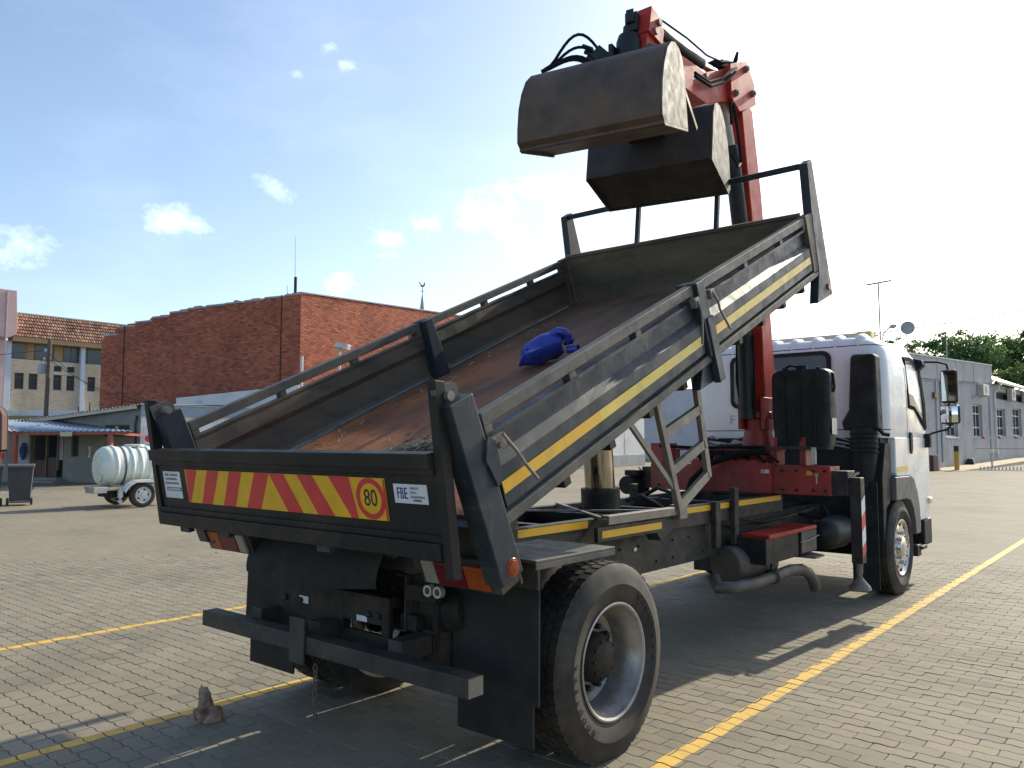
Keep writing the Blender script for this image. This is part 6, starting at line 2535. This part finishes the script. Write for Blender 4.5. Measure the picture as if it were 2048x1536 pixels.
b.box(-0.45, 0.40, -0.6, -0.1, 0.25, 0.43)
b.build('axle', M['grime'], tr)

# wheelie bins


def bin_proto(label):
    t = thing('wheelie_bin', label, 'bin', (0, 0, 0), 0, 'grey wheelie bins at the left edge')
    b_ = MB()
    v_ = []
    for z, hx, y0, y1 in ((0.06, 0.23, -0.24, 0.20), (0.55, 0.26, -0.29, 0.25), (0.95, 0.285, -0.34, 0.30), (0.99, 0.30, -0.36, 0.32)):
        v_ += [(-hx, y0, z), (hx, y0, z), (hx, y1, z), (-hx, y1, z)]
    f_ = [(3, 2, 1, 0)] + [(k * 4 + i, k * 4 + (i + 1) % 4, k * 4 + 4 + (i + 1) % 4, k * 4 + 4 + i) for k in range(3) for i in range(4)] + [(12, 13, 14, 15)]
    b_.add(v_, f_)
    b_.box(-0.10, 0.10, -0.325, -0.27, 0.12, 0.62)
    b_.build('bin_body', M['bin'], t, 0.015)
    b_ = MB()
    b_.prism([(-0.39, 0.995), (-0.38, 1.03), (-0.1, 1.075), (0.25, 1.06), (0.34, 1.03), (0.34, 0.995)], 'x', -0.31, 0.31)
    b_.box(-0.27, 0.27, 0.33, 0.40, 0.98, 1.01)
    b_.build('bin_lid', M['bin'], t, 0.012)
    for sx_ in (-1, 1):
        b_ = MB()
        b_.lathe([(0.001, -0.03), (0.07, -0.03), (0.10, -0.02), (0.10, 0.02), (0.07, 0.03), (0.001, 0.03)], (sx_ * 0.27, 0.24, 0.10), (1, 0, 0), 18)
        b_.build('wheel', M['rubber'], t)
    b_ = MB()
    b_.cyl((-0.25, 0.24, 0.10), (0.25, 0.24, 0.10), 0.015, n=6)
    b_.build('axle', M['galv'], t)
    return t


b1 = bin_proto('grey wheelie bin standing nearest the water trailer, whole in view')
b1.location = (-20.15, 4.38, 0)
b1.rotation_euler = (0, 0, R(-111))
b2 = copy_tree(b1)
b2.location = (-20.42, 3.72, 0)
b2.rotation_euler = (0, 0, R(-105))
b2['label'] = 'grey wheelie bin cut off by the left edge of the photo'

rt = thing('parked_trailer', 'rusty brown steel body cut off by the left edge above the bins', 'trailer', (-21.2, 4.36, 0), math.atan2(-0.93, -0.36))
b = MB()
b.prism([(0.0, 1.45), (0.02, 2.35), (0.10, 2.56), (0.22, 2.60), (2.8, 2.70), (2.8, 1.45)], 'y', 0.05, 1.9)
b.build('body', M['rust'], rt, 0.02)
b = MB()
b.prism([(-0.02, 1.40), (0.0, 2.36), (0.09, 2.58), (0.24, 2.64), (0.24, 1.40)], 'y', -0.02, 0.045)
b.box(0.245, 2.8, -0.02, 0.045, 1.40, 1.55)
b.box(0.245, 2.8, -0.02, 0.045, 2.5, 2.66)
b.build('corner_frame', M['rust'], rt, 0.01)
b = MB()
b.box(0.25, 2.8, 0.1, 1.7, 1.0, 1.4)
b.box(0.12, 0.24, 0.05, 0.2, 1.0, 1.4)
b.build('trailer_chassis', M['post_red'], rt)
b = MB()
b.box(0.05, 0.16, -0.03, 0.04, 1.20, 1.34)
b.build('lamp', M['amber'], rt)
for yy in (0.2, 1.6):
    b = MB()
    b.lathe([(0.001, -0.12), (0.35, -0.12), (0.45, -0.08), (0.45, 0.08), (0.35, 0.12), (0.001, 0.12)], (1.9, yy, 0.45), (0, 1, 0), 24)
    b.build('wheel', M['rubber'], rt)
b = MB()
b.box(1.82, 1.98, 0.2, 1.6, 0.42, 1.0)
b.build('axle_mount', M['grime'], rt)

# utility pole and wires
up = thing('utility_pole', 'thin leaning utility pole with transformer box before the pale facade', 'utility pole', (-37.9, 11.3, 0))
b = MB()
b.tube([(0, 0, -0.05), (0.36, -0.05, 6.5)], [0.11, 0.09], 10)
b.build('pole', M['bark'], up)
b = MB()
b.box(-0.16, 0.20, -0.35, 0.0, 4.9, 5.35)
b.build('transformer', M['plaster_blue'], up, 0.02)
b = MB()
b.lathe([(0.05, -0.07), (0.08, 0), (0.05, 0.07)], (0.26, -0.16, 5.98), (0, 0, 1), 8)
b.lathe([(0.05, -0.06), (0.07, 0), (0.05, 0.06)], (0.16, -0.18, 5.6), (0, 0, 1), 8)
b.each('insulator', M['frame_white'], up)
b = MB()


def sagwire(bb_, p0, p1, sag, r_, n_=14):
    bb_.tube([(p0[0] + (p1[0] - p0[0]) * i / n_, p0[1] + (p1[1] - p0[1]) * i / n_, p0[2] + (p1[2] - p0[2]) * i / n_ - sag * math.sin(math.pi * i / n_)) for i in range(n_ + 1)], r_, 5)


sagwire(b, (0.3, -0.1, 6.0), (-4.5, -9, 5.9), 0.5, 0.014)
sagwire(b, (0.25, -0.1, 5.6), (6.5, 2.6, 3.35), 0.5, 0.014)
sagwire(b, (0.3, -0.1, 5.9), (5.8, 3.0, 3.4), 0.8, 0.012)
b.tube([(0.1 + 0.3 * math.cos(t), -0.2, 5.5 + 0.2 * math.sin(t)) for t in np.linspace(0.5, 7.5, 22)], 0.012, 5)
b.build('wire', M['ramblack'], up)
fp = MB()
for x, y, h, lean in ((-40.6, 9.2, 3.45, 0.0), (-36.4, 12.2, 3.3, 0.0), (-35.9, 12.5, 3.5, 0.2)):
    fp.tube([(x - lean, y, 0), (x, y, h)], 0.03, 6)
fo = thing('uprights', 'thin rusty steel uprights behind the low corrugated roof', 'uprights')
fp.each('fence_post', M['bark'], fo)
rw = thing('boundary_wall', 'low rust-stained white wall at the foot of the pale facade', 'wall', (-47.0, 8.0, 0))
b = MB()
b.bar((-4.5, -4.5, 1.5), (8.0, 13.0, 1.5), 0.25, 3.1)
b.build('wall', M['timber'], rw)
b = MB()
b.bar((-4.5, -4.5, 3.22), (8.0, 13.0, 3.22), 0.3, 0.30)
b.build('coping', M['plaster_white'], rw)

fl_ = thing('floodlight', 'grey floodlight head on a white pole before the brick wall', 'floodlight', (-25.35, 18.85, 0))
b = MB()
b.tube([(0, 0, 0), (0, 0, 5.75)], 0.055, 8)
b.build('pole', M['frame_white'], fl_)
b = MB()
Mf = frame((0.25, -0.05, 5.95), (0.8, 0.5, -0.25), (-0.5, 0.8, 0))
b2_ = MB(Mf)
b2_.prism([(-0.30, 0.17), (0.32, 0.24), (0.32, -0.24), (-0.30, -0.17)], 'z', -0.14, 0.10)
b2_.build('lamp_head', M['galv'], fl_, 0.02)
b = MB()
b.box(-0.1, 0.1, -0.06, 0.06, 5.7, 6.02)
b.build('lamp_gear', M['plaster'], fl_, 0.02)
vp = MB()
vp.tube([(0, 0, 0), (0, 0, 5.5)], 0.06, 8)
vo = vp.build('vent_pipe', M['frame_white'], None)
vo.location = (-26.7, 17.8, 0)
tag(vo, 'white vertical pipe at the corner of the brick building', 'pipe')

# dish, aerial, lamp, pole and wire above the right building
ds = thing('satellite_dish', 'round grey satellite dish on a pole above the roofs', 'satellite dish', (-12.1, 62.0, 0))
b = MB()
b.tube([(-0.1, 0.1, 6.0), (-0.1, 0.1, 10.0)], 0.05, 8)
b.build('pole', M['galv'], ds)
b = MB()
aim = (Vector((3.5, -3.6, 4)) - Vector((-12.1, 62, 10.3))).normalized()
b.lathe([(0.001, 0.10), (0.2, 0.085), (0.36, 0.045), (0.5, -0.02), (0.5, -0.035), (0.36, 0.03), (0.001, 0.085)], (0, 0, 10.27), -aim, 28)
b.build('dish', M['plaster'], ds)
ae = thing('tv_aerial', 'tall thin aerial mast with a horizontal crossbar', 'aerial', (-14.05, 62.0, 0))
b = MB()
b.tube([(0, 0, 5.0), (-0.05, 0, 14.0)], 0.05, 6)
b.build('mast', M['bark'], ae)
b = MB()
b.bar((-0.95, 0, 13.93), (0.9, 0, 14.05), 0.10, 0.10)
for k in range(9):
    x = -0.85 + k * 0.21
    b.bar((x, -0.25, 13.95 + k * 0.012), (x, 0.25, 13.95 + k * 0.012), 0.02, 0.02)
b.build('crossbar', M['bark'], ae)
mw = MB()
mw.tube([(0, 0, 5.0), (0, 0, 12.6)], [0.035, 0.02], 6)
mo = mw.build('radio_mast', M['galv'], None)
mo.location = (-9.9, 64, 0)
tag(mo, 'thin whip mast to the right of the satellite dish', 'mast')
sl = thing('street_lamp', 'street lamp with a small curved arm behind the cab roof', 'street lamp', (-20.9, 88.0, 0))
b = MB()
b.tube([(0, 0, 0), (0, 0, 12.6), (0.25, 0, 13.4), (0.85, -0.1, 13.9)], 0.07, 8)
b.build('pole', M['galv'], sl)
b = MB()
b.lathe([(0.05, -0.35), (0.2, -0.2), (0.24, 0.1), (0.1, 0.4), (0.001, 0.42)], (1.15, -0.15, 13.95), (1, -0.1, 0.1), 12)
b.build('lamp_head', M['plaster'], sl)
pp = thing('power_pole', 'dark power pole with short crossarms carrying the overhead wire', 'power pole', (-19.5, 80.0, 0))
b = MB()
b.tube([(0, 0, 0), (0, 0, 12.5)], 0.14, 8)
for z in (11.5, 12.1):
    b.box(-0.75, 0.4, -0.06, 0.06, z - 0.06, z + 0.06)
b.build('pole', M['bark'], pp)
b = MB()
sagwire(b, (0, 0, 12.3), (26, 3, 15.6), 0.35, 0.045)
sagwire(b, (0, 0, 12.3), (-22, -12, 11.0), 0.35, 0.045)
b.build('wire', M['ramblack'], pp)
# ================================================================== TREES
def tree(name, label, loc, crowns, trunk_h, trunk_r, leaf, n_leaf, size, seed, cat='tree', group=None):
    t_ = thing(name, label, cat, loc, 0, group)
    rn_ = random.Random(seed)
    b_ = MB()
    b_.tube([(0, 0, -2), (0.1, 0.05, trunk_h * 0.6), (0.05, 0.1, trunk_h)], [trunk_r, trunk_r * 0.8, trunk_r * 0.6], 10)
    for (cx, cy, cz, r_) in crowns:
        m_ = Vector((cx * 0.45, cy * 0.45, trunk_h + (cz - trunk_h) * 0.5))
        b_.tube([(0.05, 0.1, trunk_h * 0.85), m_, (cx, cy, cz)], [trunk_r * 0.5, trunk_r * 0.3, trunk_r * 0.08], 6)
        for k in range(4):
            d = Vector((rn_.gauss(0, 1), rn_.gauss(0, 1), rn_.gauss(0.3, 0.7))).normalized() * r_ * 0.85
            b_.tube([m_, Vector((cx, cy, cz)) + d * 0.4, Vector((cx, cy, cz)) + d], [trunk_r * 0.2, trunk_r * 0.1, 0.02], 5)
    b_.build('trunk', M['bark'], t_)
    # leaf clumps: many small sprays of leaf-sized faces over the crown volumes
    np_r = np.random.RandomState(seed)
    tot = sum(c[3] ** 2 for c in crowns)
    V_, F_ = [], []
    for (cx, cy, cz, r_) in crowns:
        n_ = int(n_leaf * r_ * r_ / tot)
        nc = max(6, int(n_ / 45))
        dirs = np_r.normal(size=(nc, 3))
        dirs /= np.linalg.norm(dirs, axis=1)[:, None]
        rad = r_ * (0.45 + 0.55 * np_r.rand(nc) ** 0.5) * (1 + 0.18 * np.sin(dirs[:, 0] * 5 + seed) + 0.12 * np_r.normal(size=nc))
        cen = np.array([cx, cy, cz]) + dirs * rad[:, None] * np.array([1, 1, 0.72])
        for c_ in cen:
            m2_ = 45
            p = c_ + np_r.normal(size=(m2_, 3)) * r_ * np.array([0.15, 0.15, 0.09])
            a_ = np_r.normal(size=(m2_, 3))
            a_ /= np.linalg.norm(a_, axis=1)[:, None]
            b2 = np.cross(a_, np_r.normal(size=(m2_, 3)))
            b2 /= np.linalg.norm(b2, axis=1)[:, None]
            s_ = size * (0.6 + 0.8 * np_r.rand(m2_))[:, None]
            q = np.stack([p - a_ * s_, p - b2 * s_ * 0.55, p + a_ * s_, p + b2 * s_ * 0.55], 1).reshape(-1, 3)
            k0 = len(V_)
            V_.extend(map(tuple, q))
            F_.extend([(k0 + 4 * i, k0 + 4 * i + 1, k0 + 4 * i + 2, k0 + 4 * i + 3) for i in range(m2_)])
    me_ = bpy.data.meshes.new('crown')
    me_.from_pydata(V_, [], F_)
    me_.materials.append(leaf)
    o_ = bpy.data.objects.new('crown', me_)
    o_.parent = t_
    COL.objects.link(o_)
    return t_


tree('tree', 'broad dark green tree standing directly behind the parapet of the grey building', (-16.4, 92.0, 1.0), [(-0.2, 0, 9.8, 2.6), (2.2, 0.5, 10.6, 2.4), (-1.6, 0, 8.6, 2.0), (3.8, 0, 9.6, 2.3), (1.2, -0.5, 8.2, 2.4), (4.6, 0, 8.2, 2.0)], 6, 0.30, M['leaf'], 9000, 0.19, 5, group='trees behind the grey building')
tree('tree', 'dark green tree at the right edge, taller than the roof beneath it', (-11.0, 97.0, 1.6), [(-0.5, 0, 9.6, 2.5), (1.8, 0.3, 10.2, 2.3), (3.6, 0, 9.4, 2.3), (0.6, 0, 8.0, 2.5), (5.4, 0, 8.8, 2.2), (3.0, 0, 7.8, 2.2)], 6, 0.30, M['leaf'], 9500, 0.19, 9, group='trees behind the grey building')
tree('tree', 'small yellow-green tree low at the right edge, in front of the darker trees', (-9.6, 84.0, 0), [(0, 0, 7.4, 1.3), (1.4, 0, 7.8, 1.2), (2.6, 0, 7.3, 1.2)], 5, 0.16, M['leaf_pale'], 3200, 0.13, 12, group='trees behind the grey building')
tree('tree', 'thin feathery tree just above the cab roof under the dish', (-16.9, 74.0, 0), [(-0.8, 0, 10.2, 1.0), (0.4, 0, 10.6, 0.9), (1.3, 0, 9.8, 1.1), (2.2, 0, 9.6, 0.9)], 7, 0.14, M['leaf_pale'], 1300, 0.11, 15, group='trees behind the grey building')
tree('tree', 'dark tree mass partly hidden behind the left end of the roofs', (-24.5, 96.0, 0), [(0, 0, 8.6, 2.2), (2.6, 0, 9.0, 2.0), (-2.2, 0, 8.4, 2.0)], 6, 0.25, M['leaf'], 3600, 0.16, 18, group='trees behind the grey building')
